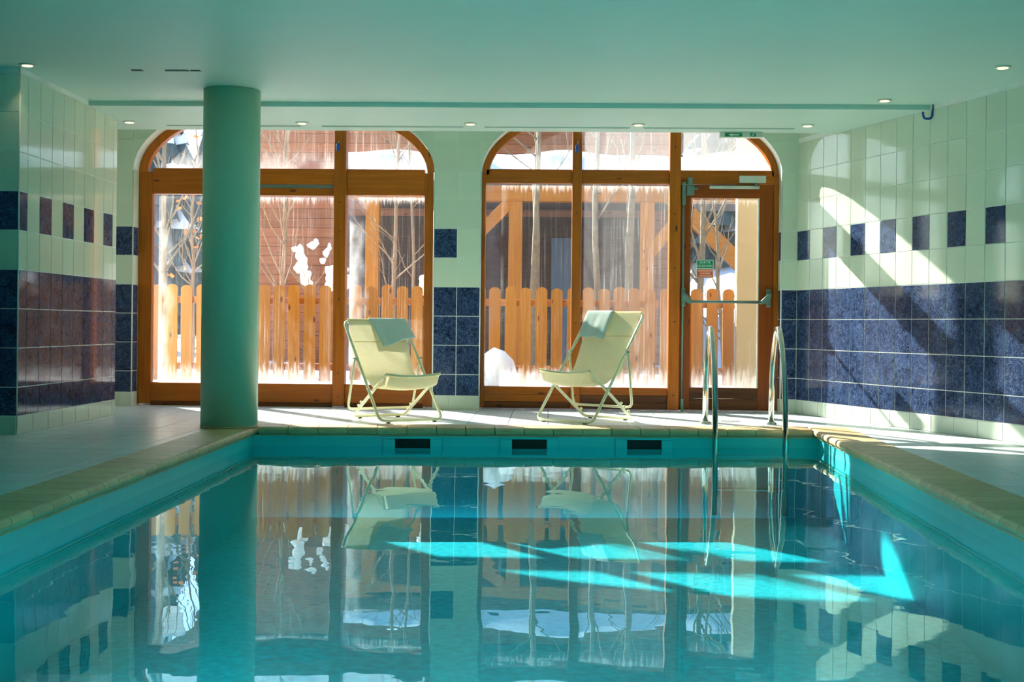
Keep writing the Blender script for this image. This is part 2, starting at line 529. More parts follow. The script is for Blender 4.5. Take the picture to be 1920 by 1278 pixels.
# ------------------------------------------------------------------ dimensions (metres; camera stands over x=0, y=0)
YB = 11.0                       # tiled face of the window wall
YF = 11.15                      # front of the window joinery
PV, PU = 0.2525, 0.2025         # tile pitch, upright and across
ZN = 1.0623                     # top of the navy tiles
H1, H2 = 2.360, 2.325           # main ceiling, lowered ceiling by the windows
YSTEP, YEDGE = 9.29, 10.43
XC, TH = 2.1246, 0.346          # corner with the splayed right wall, splay angle
XL, YL0, YL1 = -3.4154, 8.072, 9.914   # pier on the left
O1 = (-3.645, -1.0087)          # the two arched openings
O2 = (-0.6037, 1.990)
SPR, RISE = 2.055, 0.66         # springing and rise of the arches
POOL = [(-1.945, 1.0), (1.652, 1.0), (1.935, 9.254), (-2.072, 8.922)]   # inner edge of the coping, ccw
ZW = -0.135                     # water level
ZBOT = -0.64

def arch_z(x, o, inset=0.0):
    c = (o[0]+o[1])/2; a = (o[1]-o[0])/2 - inset; b = RISE - inset
    t = (x-c)/a
    return SPR + b*math.sqrt(max(0.0, 1-t*t)) if abs(t) < 1 else SPR

def offset_quad(q, d):
    """grow a ccw quad outward by d"""
    n = len(q); lines = []
    for i in range(n):
        a, b = Vector(q[i]), Vector(q[(i+1) % n])
        t = (b-a).normalized(); o = Vector((t.y, -t.x))
        lines.append((a+o*d, t))
    out = []
    for i in range(n):
        (p, t), (r, s) = lines[i-1], lines[i]
        k = ((r-p).x*s.y-(r-p).y*s.x)/(t.x*s.y-t.y*s.x)
        v = p+t*k
        out.append((v.x, v.y))
    return out

# ------------------------------------------------------------------ floor
RW_D = Vector((math.sin(TH), -math.cos(TH)))             # along the right wall, towards the camera
RW_N = Vector((-math.cos(TH), -math.sin(TH)))            # into the room
def rw(s, off=0.0): return Vector((XC, YB)) + RW_D*s + RW_N*off

floor = empty('floor'); tag(floor, 'pale tiled deck around the pool', kind='structure')
outer = [(-6.2, -2.2), (7.6, -2.2), (7.6, 11.5), (-6.2, 11.5)]
hole = offset_quad(POOL, 0.16)
mb = MB()
vs_ = [(x, y, -0.006) for x, y in outer] + [(x, y, -0.006) for x, y in hole] + [(x, y, -0.25) for x, y in outer] + [(x, y, -0.25) for x, y in hole]
fs_ = []
for i in range(4):
    j = (i+1) % 4
    fs_ += [(i, j, 4+j, 4+i), (8+i, 12+i, 12+j, 8+j), (i, 8+i, 8+j, j), (4+i, 4+j, 12+j, 12+i)]
mb.add(vs_, fs_)
mb.build('floor_screed', M['deck_grout'], floor)

cop_out = offset_quad(POOL, 0.272)
TP = 0.30
cand = []
ix0 = -20
for ix in range(-21, 16):
    for iy in range(0, 35):
        x0 = -0.604 + ix*TP; y1 = 11.148 - iy*TP; y0 = y1 - TP
        poly = [(x0+.003, y0+.003), (x0+TP-.003, y0+.003), (x0+TP-.003, y1-.003), (x0+.003, y1-.003)]
        poly = clip(poly, (RW_N.x, RW_N.y), RW_N.x*XC + RW_N.y*YB + 0.004)
        poly = clip(poly, (1, 0), -5.98)
        if not poly: continue
        # keep clear of the tiled pier and of the window wall piers
        blocks = [[(-6.2, YL0+.002), (XL-.002, YL0+.002), (XL-.002, YL1), (-6.2, YL1)]]
        for a, b in ((-6.2, O1[0]), (O1[1], O2[0]), (O2[1], 4.0)):
            blocks.append([(a, YB-.002), (b, YB-.002), (b, 11.6), (a, 11.6)])
        ps = [poly]
        for q in blocks + [cop_out]:
            nx = []
            for p_ in ps: nx += subtract(p_, q) if area(p_) > 1e-4 else []
            ps = nx
        ps = [p_ for p_ in ps if area(p_) > 4e-4]
        if ps: cand.append((ps, x0+TP/2, (y0+y1)/2))
def in_view(x, y):
    u = 960 + 2383.8*((x+0.0294*y)/max(y, .1)); v = 610 + 2383.8*0.7326/max(y, .1)
    return y > 3 and -60 < u < 1980 and v < 1300
rest = MB(); cnt = 0
full_mesh = None
for ps, cx, cy in sorted(cand, key=lambda c: -c[2]):
    if in_view(cx, cy) and cnt < 295:
        if len(ps) == 1 and abs(area(ps[0])-(TP-.006)**2) < 1e-6:
            if full_mesh is None:
                h = TP/2-.003
                full_mesh = MB().box((-h, -h, -0.006), (h, h, 0.0), 0.0012).mesh('deck_tile', M['deck_tile'])
            o = link('deck_tile', full_mesh, floor); o.location = (cx, cy, 0)
        else:
            mb = MB()
            for p_ in ps: mb.prism([(x-cx, y-cy) for x, y in p_], -0.006, 0.0, 'z')
            mb.build('deck_tile', M['deck_tile'], floor, (cx, cy, 0))
        cnt += 1
    else:
        for p_ in ps: rest.prism(p_, -0.006, 0.0, 'z')
tag(rest.build('deck_tile', M['deck_tile'], floor), kind='stuff')

# ------------------------------------------------------------------ walls
def tile_mesh_factory():
    cache = {}
    def get(w, h, kind):
        k = (round(w, 4), round(h, 4), kind)
        if k not in cache:
            g = 0.0027
            # local: x across, -y out of the wall, z up, origin lower left on the wall plane
            b = 0.0012
            x0, x1, z0, z1 = g, w-g, g, h-g
            mb = MB()
            mb.add([(x0, 0, z0), (x1, 0, z0), (x1, 0, z1), (x0, 0, z1),
                    (x0, -.0007, z0), (x1, -.0007, z0), (x1, -.0007, z1), (x0, -.0007, z1),
                    (x0+b, -.0016, z0+b), (x1-b, -.0016, z0+b), (x1-b, -.0016, z1-b), (x0+b, -.0016, z1-b)],
                   [(0,1,5,4),(1,2,6,5),(2,3,7,6),(3,0,4,7),(4,5,9,8),(5,6,10,9),(6,7,11,10),(7,4,8,11),(8,9,10,11),(3,2,1,0)])
            cache[k] = mb.mesh({'navy': 'navy_tile', 'white': 'white_tile', 'skirt': 'skirting_tile'}[kind],
                               M[{'navy': 'navy_tile', 'white': 'white_tile', 'skirt': 'skirt_tile'}[kind]])
        return cache[k]
    return get
tile_mesh = tile_mesh_factory()
ROWS = [(0.120, ZN-3*PV, 'navy')] + [(ZN-k*PV, ZN-(k-1)*PV, 'navy') for k in (3, 2, 1)] + \
       [(ZN, ZN+PV, 'white'), (ZN+PV, ZN+2*PV, 'dash'), (ZN+2*PV, ZN+3*PV, 'white'), (ZN+3*PV, ZN+4*PV, 'white'), (ZN+4*PV, ZN+5*PV, 'white')]

def tile_face(parent, org, rz, cols, rows, dash0=True, top=None):
    """cols: list of (s0,s1,index) along local x of a face whose outward side is local -y"""
    R = Matrix.Rotation(rz, 3, 'Z')
    for s0, s1, k in cols:
        if s1-s0 < 0.02: continue
        for z0, z1, kind in rows:
            if top is not None:
                if z0 > top-0.012: continue
                z1 = min(z1, top)
            kd = kind
            if kind == 'dash': kd = 'navy' if (k % 2 == 0) == dash0 else 'white'
            o = link('wall_tile', tile_mesh(s1-s0, z1-z0, kd), parent)
            p = Vector(org) + R @ Vector((s0, 0, 0))
            o.location = (p.x, p.y, z0); o.rotation_euler = (0, 0, rz)

def skirting(parent, org, rz, length, w=PV, first=0.0):
    R = Matrix.Rotation(rz, 3, 'Z')
    s = 0.0
    e = first if first > 0 else w
    while s < length-0.01:
        e = min(e, length)
        o = link('skirting_tile', tile_mesh(e-s, 0.120, 'skirt'), parent)
        p = Vector(org) + R @ Vector((s, -0.002, 0))
        o.location = (p.x, p.y, 0.0); o.rotation_euler = (0, 0, rz)
        s = e; e = s + w

ZT = 2.95
# window wall with its two arched openings
wall_back = empty('wall_back'); tag(wall_back, 'tiled window wall with two arched openings', kind='structure')
mb = MB()
YG, YO = YB+0.0001, 11.42
for a, b in ((-6.2, O1[0]), (O1[1], O2[0]), (O2[1], 3.4)):
    mb.box((a, YG, -0.2), (b, YO, ZT))
for o in (O1, O2):
    n = 40
    xs = [(o[0]+o[1])/2 - (o[1]-o[0])/2*math.cos(PI*i/n) for i in range(n+1)]
    for i in range(n):
        a, b = xs[i], xs[i+1]; za, zb = arch_z(a, o), arch_z(b, o)
        mb.prism([(a, za), (b, zb), (b, ZT), (a, ZT)], YG, YO)
    mb.box((o[0], YF, -0.2), (o[1], YO, -0.012))
mb.build('wall_core', M['plaster'], wall_back)
# piers
cols_mid = [(0, PU, 0), (PU, 2*PU, 1)]
tile_face(wall_back, (O1[1], YB, 0), 0, cols_mid, ROWS[:8])
tile_face(wall_back, (O1[0]-4*PU, YB, 0), 0, [(k*PU, (k+1)*PU, k+1) for k in range(4)], ROWS[:8])
tile_face(wall_back, (O2[1], YB, 0), 0, [(0, XC-O2[1], 1)], ROWS[:8])
# tiles that follow the curve of the arches
def spandrel(xa, xb, z0, z1, o):
    n = 10
    up, lo = [], []
    for i in range(n+1):
        x = xa+.0013 + (xb-xa-.0026)*i/n
        zl = max(z0+.0013, arch_z(x, o)+0.004 if o[0] < x < o[1] else z0+.0013)
        if zl < z1-.0013: lo.append((x, zl)); up.append((x, z1-.0013))
    if len(lo) < 2: return
    mb = MB()
    m = len(lo)
    V = [(x, YB-.0016, z) for x, z in lo] + [(x, YB-.0016, z) for x, z in up] + [(x, YB, z) for x, z in lo] + [(x, YB, z) for x, z in up]
    F = []
    for i in range(m-1):
        F += [(i, i+1, m+i+1, m+i), (2*m+i, 3*m+i, 3*m+i+1, 2*m+i+1), (i, 2*m+i, 2*m+i+1, i+1), (m+i, m+i+1, 3*m+i+1, 3*m+i)]
    F += [(0, m, 3*m, 2*m), (m-1, 3*m-1, 4*m-1, 2*m-1)]
    mb.add(V, F)
    mb.build('wall_tile', M['white_tile'], wall_back)
zrows = [(ZN+3*PV, ZN+4*PV), (ZN+4*PV, ZN+5*PV), (ZN+5*PV, ZN+6*PV), (ZN+6*PV, ZT)]
zrows = [(ZN+4*PV, ZN+5*PV), (ZN+5*PV, ZN+6*PV), (ZN+6*PV, ZT)]
for z0, z1 in zrows:
    x = O1[0]-4*PU
    while x < XC-0.01:
        spandrel(x, min(x+PU, XC), z0, z1, O1 if x+PU/2 < -0.8 else O2)
        x += PU
for o in (O1, O2):          # the row the springing passes through
    pass
# reveals
def reveal(x, face, seed):
    rows = [(a, b, c) for a, b, c in ROWS[:8]]
    if face > 0:   # faces +x
        tile_face(wall_back, (x, YF-0.003, 0), -PI/2+PI, [(-(YF-YB)+.004, 0, 0)], [], True)
        org, rz = (x, YB, 0), PI/2
    else:
        org, rz = (x, YF-0.006, 0), -PI/2
    tile_face(wall_back, org, rz, [(0.006, YF-YB-0.004, 0)], rows, True)
reveal(O1[0], 1, 1); reveal(O2[0], 1, 2); reveal(O2[1], -1, 3); reveal(O1[1], -1, 4)
trimn = 1
for x in (O1[0], O1[1], O2[0], O2[1]):
    t = MB().tube([(x, YB+.002, 0.12), (x, YB+.002, SPR-.002)], 0.006, 8).build('trim_%d' % trimn, M['trimw'])
    tag(t, 'white rounded edge strip on the corner of a tiled pier', kind='structure'); trimn += 1
base_back = empty('baseboard_back'); tag(base_back, 'pale skirting tiles below the navy tiles of the window wall', kind='structure')
skirting(base_back, (O1[0]-4*PU, YB-.0, 0), 0, 4*PU, 0.142)
skirting(base_back, (O1[1], YB, 0), 0, 2*PU, 0.142)
skirting(base_back, (O2[1], YB, 0), 0, XC-O2[1]-.004, 0.142)

# left pier and left wall
wall_left = empty('wall_left'); tag(wall_left, 'glossy white and navy tiled pier beside the deck', kind='structure')
mb = MB()
mb.box((-6.2, YL0+.001, -0.2), (XL-.001, YL1, ZT))
MB().box((-6.2, -2.2, -0.2), (-6.0, YL0, ZT)).build('side_wall', M['rear'], wall_left)
mb.box((-4.65, YL1, -0.2), (-4.5, YG, ZT))
mb.build('wall_core', M['grout'], wall_left)
YLG = 9.824
ncol = 8
cols = []
# the face looks towards +x: local x runs along +y
c = [(YLG-(k+1)*PU, YLG-k*PU, k) for k in range(ncol)]
cols = [(a-YL0, b-YL0, k) for a, b, k in c] + [(YLG-YL0, YL1-YL0, 1), (0.0, YLG-8*PU-YL0, 8)]
tile_face(wall_left, (XL, YL0, 0), PI/2, cols, ROWS, True, H1)
fc = [(-(k+1)*PU, -k*PU, k) for k in range(10)]
tile_face(wall_left, (XL, YL0, 0), 0, fc, ROWS, True, H1)
MBt = MB().tube([(XL, YL0+.001, 0.12), (XL, YL0+.001, H1)], 0.005, 8).build('trim_%d' % trimn, M['trimw'])
tag(MBt, 'thin pale edge strip on the corner of the left tiled pier', kind='structure'); trimn += 1
base_left = empty('baseboard_left'); tag(base_left, 'pale skirting tiles around the foot of the left pier', kind='structure')
skirting(base_left, (XL, YL0, 0), PI/2, YL1-YL0, PV)
skirting(base_left, (XL-10*PU, YL0, 0), 0, 10*PU-.003, PV)

# splayed right wall
wall_right = empty('wall_right'); tag(wall_right, 'splayed wall of white and navy tiles lit by the sun', kind='structure')
a, b = rw(-0.3, -0.001), rw(13.8, -0.001); a2, b2 = rw(-0.3, -0.25), rw(13.8, -0.25)
MB().prism([(a.x, a.y), (b.x, b.y), (b2.x, b2.y), (a2.x, a2.y)], -0.2, ZT, 'z').build('wall_core', M['grout'], wall_right)
ang_r = math.atan2(RW_D.y, RW_D.x)
tile_face(wall_right, (XC, YB, 0), ang_r, [(k*PU, (k+1)*PU, k) for k in range(24)], ROWS, True, H1)
tile_face(wall_right, (XC, YB, 0), ang_r, [(k*PU, (k+1)*PU, k) for k in range(5)], [(H1+.001, ZN+6*PV, 'white')], True)
base_right = empty('baseboard_right'); tag(base_right, 'pale skirting tiles along the splayed wall', kind='structure')
skirting(base_right, (XC, YB, 0), ang_r, 24*PU, PV, 0.10)
MB().prism([(-6.2, -2.4), (7.8, -2.4), (7.8, -2.2), (-6.2, -2.2)], -0.2, ZT, 'z')
wr = MB().box((-6.2, -2.4, -0.2), (7.8, -2.2, ZT)).build('wall_rear', M['rear']); tag(wr, 'plain pale wall behind the pool', kind='structure')

# ceiling
ceil = empty('ceiling'); tag(ceil, 'flat painted ceiling with a shallow step before the windows', kind='structure')
MB().box((-6.2, -2.4, H1), (7.8, YSTEP, ZT+.2)).build('ceiling_main', M['ceiling'], ceil)
MB().box((-6.2, YSTEP, H2), (7.8, YEDGE, ZT+.2)).build('ceiling_lowered', M['ceiling'], ceil)
MB().box((-6.2, YEDGE, ZT), (7.8, YO, ZT+.2)).build('ceiling_recess', M['ceiling'], ceil)

# ------------------------------------------------------------------ pool
pool = empty('pool_basin', (0, 0, 0)); tag(pool, 'turquoise lined swimming pool with sand coloured coping', 'pool')
inn = offset_quad(POOL, 0.02); outq = offset_quad(POOL, 0.155)
for i in range(4):
    j = (i+1) % 4
    MB().prism([inn[i], inn[j], outq[j], outq[i]], ZBOT-.15, -0.052, 'z').build('pool_wall', M['liner'], pool)
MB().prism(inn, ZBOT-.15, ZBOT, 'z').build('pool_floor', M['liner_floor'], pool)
rail_in, rail_out = offset_quad(POOL, 0.008), offset_quad(POOL, 0.0205)
for i in range(4):
    j = (i+1) % 4
    MB().prism([rail_in[i], rail_in[j], rail_out[j], rail_out[i]], -0.061, -0.053, 'z').build('liner_rail', M['coping'], pool)
# coping stones with a rounded nose
def coping_mesh(L):
    prof = [(-0.265, -0.05), (-0.265, 0.004)]
    for k in range(7):
        a_ = PI/2 - PI*k/6
        prof.append((0.0 + 0.024*math.cos(a_), -0.021 + 0.025*math.sin(a_)))
    prof.append((0.0, -0.05))
    mb = MB()
    n = len(prof); h = L/2-.003
    V = [(-h, p[0], p[1]) for p in prof] + [(h, p[0], p[1]) for p in prof]
    F = [tuple(range(n)), tuple(range(n, 2*n))[::-1]] + [(i, i+n, (i+1) % n+n, (i+1) % n) for i in range(n)]
    mb.add(V, F)
    return mb.mesh('coping_stone', M['coping'])
def coping_row(a, b, ext):
    a, b = Vector(a), Vector(b)
    L = (b-a).length; t = (b-a)/L
    n = max(1, round((L+ext)/0.205)); st = (L+ext)/n
    me = coping_mesh(st)
    for k in range(n):
        p = a + t*(st*(k+.5))
        o = link('coping_stone', me, pool); o.location = (p.x, p.y, 0); o.rotation_euler = (0, 0, math.atan2(t.y, t.x)+PI)
# local +y must point to the water
def row(i, ext0, ext1):
    a, b = Vector(POOL[i]), Vector(POOL[(i+1) % 4])
    t = (b-a).normalized()
    a = a - t*ext0
    L = (b-a).length + ext1
    n = round(L/0.205); st = L/n; me = coping_mesh(st)
    for k in range(n):
        p = a + t*(st*(k+.5))
        o = link('coping_stone', me, pool); o.location = (p.x, p.y, 0.001); o.rotation_euler = (0, 0, math.atan2(t.y, t.x))
row(0, 0.0, 0.0); row(1, 0.25, 0.25); row(2, -0.026, -0.026); row(3, 0.25, 0.25)
wq = offset_quad(POOL, 0.022)
water = MB().prism(wq, ZBOT-0.004, ZW, 'z').build('pool_water', M['water'])
tag(water, 'calm clear turquoise pool water mirroring the windows', 'water', kind='stuff')

# ------------------------------------------------------------------ windows
def pane_box(name, x0, x1, z0, z1, mat, parent, y=YF+0.045):
    return MB().box((0, 0, 0), (x1-x0, 0.006, z1-z0)).build(name, mat, parent, (x0, y, z0))
def arch_pane(x0, x1, z0, o, mat, parent, y=YF+0.045):
    n = 14; poly = [(0, 0), (x1-x0, 0)]
    for i in range(n+1):
        x = x1 + (x0-x1)*i/n
        poly.append((x-x0, max(0.004, arch_z(x, o, 0.07)-z0)))
    return MB().prism(poly, 0, 0.006).build('pane', mat, parent, (x0, y, z0))
def arch_ring(o, w, y0, y1, mat, parent):
    n = 40; mb = MB(); V = []; F = []
    c = (o[0]+o[1])/2; a = (o[1]-o[0])/2
    for i in range(n+1):
        t = PI*i/n
        co, si = -math.cos(t), math.sin(t)
        for (aa, bb) in ((a-.003, RISE-.003), (a-w, RISE-w)):
            for y in (y0, y1): V.append((c+aa*co, y, SPR+bb*si))
    for i in range(n):
        k = i*4; q = k+4
        F += [(k, k+2, q+2, q), (k+1, q+1, q+3, k+3), (k, q, q+1, k+1), (k+2, k+3, q+3, q+2)]
    F += [(0, 1, 3, 2), (n*4, n*4+2, n*4+3, n*4+1)]
    mb.add(V, F)
    return mb.build('arch_frame', mat, parent)
def mullion(x0, x1, parent, ztop, caps=()):
    o = MB().box((x0, YF-0.035, 0.012), (x1, YF+0.085, ztop), 0.008).build('mullion', M['wood'], parent)
    for z in caps:
        cx = (x0+x1)/2
        MB().tube([(cx, YF-0.034, z), (cx, YF-0.0375, z)], 0.0065, 8).build('screw_cap', M['dark'], o)
    return o

w1 = empty('window_1'); tag(w1, 'arched varnished pine window behind the green column', kind='structure')
a0, a1 = O1
zt0, zt1 = 2.097, 1.96
MB().box((a0+.003, YF, 0.012), (-3.522, YF+.075, SPR+.01), 0.005).build('jamb', M['wood'], w1)
MB().box((-1.108, YF, 0.012), (a1-.003, YF+.075, SPR+.01), 0.005).build('jamb', M['wood'], w1)
arch_ring(O1, 0.075, YF, YF+.075, M['wood'], w1)
mullion(-2.79, -2.685, w1, 2.66, (1.5, 0.3)); mullion(-1.905, -1.797, w1, 2.60, (0.09, 0.30, 0.95, 1.55, 1.80))
G1 = [(-3.522, -2.79), (-2.685, -1.905), (-1.797, -1.108)]
for k, (x0, x1) in enumerate(G1):
    MB().box((x0, YF, zt1 if k == 1 else 1.868), (x1, YF+.075, zt0), 0.005).build('transom', M['woodx'], w1)
    if k == 1:
        MB().box((x0, YF+.02, 1.925), (x1, YF+.06, 1.96)).build('head_track', M['alu'], w1)
        MB().box((x0, YF+.006, 1.86), (x1, YF+.07, 1.927), 0.004).build('top_rail', M['woodx'], w1)
    MB().box((x0, YF, 0.035), (x1, YF+.075, 0.200), 0.005).build('bottom_rail', M['woodx'], w1)
    MB().box((x0, YF-.01, 0.0), (x1, YF+.075, 0.034)).build('sill', M['wood_wet'], w1)
ZP0 = 0.200
pane_box('pane', -3.522, -2.79, ZP0, 1.868, fog_glass('glass_fogged_left', 0.10, 0.25, 0.45, 0.10, side=0.55, h=1.66, seed=1.3), w1)
pane_box('pane', -2.685, -1.905, ZP0, 1.860, fog_glass('glass_streaked', 0.06, 0.42, 0.65, 0.55, h=1.66, seed=4.1), w1)
pane_box('pane', -1.797, -1.108, ZP0, 1.868, fog_glass('glass_frosted_edge', 0.04, 0.30, 0.45, 0.55, side=0.6, h=1.66, seed=7.7), w1)
for k, (x0, x1) in enumerate(G1):
    arch_pane(x0, x1, zt0, O1, fog_glass('glass_arch_%s' % 'abc'[k], 0.10, 0.45, 0.25, 0.0, h=0.6, seed=2.2*k+9), w1)

w2 = empty('window_2'); tag(w2, 'arched varnished pine window beside the glazed exit door', kind='structure')
b0, b1 = O2
zu0, zu1 = 2.106, 1.984
MB().box((b0+.003, YF, 0.012), (-0.570, YF+.075, SPR+.01), 0.004).build('jamb', M['wood'], w2)
MB().box((1.950, YF, 0.012), (b1-.003, YF+.075, SPR+.01), 0.004).build('jamb', M['wood'], w2)
arch_ring(O2, 0.060, YF, YF+.075, M['wood'], w2)
mullion(0.188, 0.272, w2, 2.68, (0.13, 0.76, 1.72, 2.33)); mullion(1.036, 1.134, w2, 2.62, (0.14, 0.78, 1.25, 1.72, 2.30))
G2 = [(-0.570, 0.188), (0.272, 1.036), (1.134, 1.950)]
for k, (x0, x1) in enumerate(G2):
    MB().box((x0, YF, zu1), (x1, YF+.075, zu0), 0.005).build('transom', M['woodx'], w2)
    if k < 2:
        for q, (z0, z1) in enumerate(((0.012, 0.066), (0.069, 0.130), (0.133, 0.200))):
            MB().box((x0, YF, z0), (x1, YF+.075, z1), 0.003).build('board', M['wood_wet'] if (q == 0 or k == 1 and q == 1) else M['woodx'], w2)
pane_box('pane', -0.570, 0.188, ZP0, zu1, fog_glass('glass_clear_frost_foot', 0.03, 0.10, 0.7, 0.45, side=0.25, h=1.78, seed=11.0), w2)
pane_box('pane', 0.272, 1.036, ZP0, zu1, fog_glass('glass_misted', 0.20, 0.45, 0.5, 0.45, h=1.78, seed=15.4), w2)
arch_pane(-0.570, 0.188, zu0, O2, fog_glass('glass_arch_d', 0.08, 0.15, 0.2, 0.0, h=0.6, seed=21), w2)
arch_pane(0.272, 1.036, zu0, O2, fog_glass('glass_arch_e', 0.50, 0.40, 0.2, 0.0, h=0.6, seed=25), w2)
arch_pane(1.134, 1.950, zu0, O2, fog_glass('glass_arch_f', 0.65, 0.20, 0.2, 0.0, h=0.6, seed=31), w2)

# exit door
d1 = empty('door_1'); tag(d1, 'glazed pine exit door with a grey push bar', kind='structure')
DX0, DX1, DG0, DG1 = 1.137, 1.947, 1.228, 1.822
yd0, yd1 = YF+.012, YF+.065
MB().box((DX0, yd0, 0.014), (DG0, yd1, zu1-.004), 0.004).build('stile', M['wood_dark'], d1)
MB().box((DG1, yd0, 0.014), (DX1, yd1, zu1-.004), 0.004).build('stile', M['wood_dark'], d1)
MB().box((DG0, yd0, 1.866), (DG1, yd1, zu1-.004), 0.004).build('top_rail', M['wood_darkx'], d1)
for z0, z1 in ((0.014, 0.110), (0.113, 0.208)):
    MB().box((DG0, yd0, z0), (DG1, yd1, z1), 0.004).build('board', M['wood_wet'], d1)
pane_box('pane', DG0, DG1, 0.208, 1.866, fog_glass('glass_door', 0.05, 0.10, 0.4, 0.25, h=1.66, seed=41, w=0.6), d1, YF+.035)
MB().box((DG1-.012, yd0-.006, 0.208), (DG1, yd0, 1.866)).build('glazing_bead', M['trimw'], d1)
# push bar
bar = MB().tube([(1.21, YF-.075, 0.957), (1.86, YF-.075, 0.957)], 0.0125, 10).build('push_bar', M['grey_metal'], d1)
for x, sgn in ((1.165, 1), (1.905, -1)):
    br = MB()
    br.box((x-.018, YF-.03, 0.915), (x+.018, YF+.012, 1.075), 0.008)
    br.prism([(x-.014*sgn, 1.03), (x+.012*sgn, 1.03), (x+.075*sgn, 0.965), (x+.075*sgn, 0.942), (x+.04*sgn, 0.942), (x-.01*sgn, 0.985)], YF-.09, YF-.02)
    br.build('bar_bracket', M['grey_metal'], bar)
rod = MB().tube([(1.160, YF-.008, 0.03), (1.160, YF-.008, 1.99)], 0.009, 8).build('latch_rod', M['grey_metal'], d1)
MB().box((1.146, YF-.03, 1.80), (1.178, YF+.01, 2.0), 0.004).build('rod_guide', M['grey_metal'], rod)
mbx = MB(); mbx.box((1.185, YF-.045, 1.885), (1.250, YF+.01, 1.965), 0.004); mbx.box((1.195, YF-.045, 1.97), (1.235, YF-.0, 2.04), 0.004); mbx.box((1.25, YF-.025, 1.935), (1.285, YF+.008, 1.95))
mbx.build('latch_case', M['grey_metal'], rod)
MB().box((1.150, YF-.028, 0.0), (1.176, YF+.008, 0.11), 0.004).build('floor_bolt', M['grey_metal'], rod)
cl = MB().box((1.640, YF-.055, 1.995), (1.868, YF-.002, 2.055), 0.004).build('door_closer', M['white_metal'], d1)
MB().box((1.385, YF-.035, 1.945), (1.815, YF+.008, 1.968), 0.003).build('closer_rail', M['white_metal'], cl)
MB().box((1.775, YF-.045, 1.962), (1.795, YF-.025, 1.998)).build('closer_arm', M['alu'], cl)
# emergency exit stickers on the glass
def text_mesh(body, size, mat, parent, loc, name='lettering', align='CENTER', sx=1.0):
    cu = bpy.data.curves.new(name, 'FONT')
    cu.body = body; cu.size = size; cu.align_x = align; cu.align_y = 'CENTER'; cu.extrude = 0.0003
    ob = bpy.data.objects.new('lettering_curve', cu)
    COL.objects.link(ob)
    dg = bpy.context.evaluated_depsgraph_get()
    me = bpy.data.meshes.new_from_object(ob.evaluated_get(dg))
    bpy.data.objects.remove(ob); bpy.data.curves.remove(cu)
    me.materials.clear(); me.materials.append(mat)
    o = link(name, me, parent); o.location = loc; o.rotation_euler = (PI/2, 0, 0); o.scale = (sx, 1, 1)
    return o
ys = YF+.0335
def sticker(name, z0, z1, mat):
    s_ = MB().box((1.283, ys, z0-.004), (1.431, ys+.0012, z1+.004)).build(name, M['sign_white'], d1)
    MB().box((1.288, ys-.0008, z0), (1.426, ys, z1)).build('sign_field', mat, s_)
    return s_
g = sticker('exit_sticker', 1.252, 1.322, M['green_sign'])
text_mesh('SORTIE', 0.030, M['sign_white'], g, (1.357, ys-.001, 1.303))
text_mesh('DE SECOURS', 0.028, M['sign_white'], g, (1.357, ys-.001, 1.271), sx=0.80)
r_ = sticker('warning_sticker', 1.172, 1.244, M['red_sign'])
pal = plain('pale_print', S(255, 190, 160), rough=0.5)
for z, w_ in ((1.230, .118), (1.208, .085), (1.186, .108)):      # unreadable print: rows of short strokes
    x = 1.357-w_/2; mbp = MB(); rr = random.Random(int(z*1000))
    while x < 1.357+w_/2:
        q = rr.uniform(.006, .016); mbp.box((x, ys-.0012, z-.0065), (x+q, ys-.0008, z+.0065)); x += q+.003
    mbp.build('print_line', pal, r_)

# ------------------------------------------------------------------ column
col = empty('column', (-2.24, 8.86, 0)); tag(col, 'round sea green painted column at the corner of the pool', 'column')
MB().lathe([(0.197, 0.008), (0.197, H1-.001)], 64).build('shaft', M['column'], col)
MB().lathe([(0.2, 0.006), (0.2, 0.014), (0.197, 0.018)], 64).build('foot_joint', M['coping'], col)

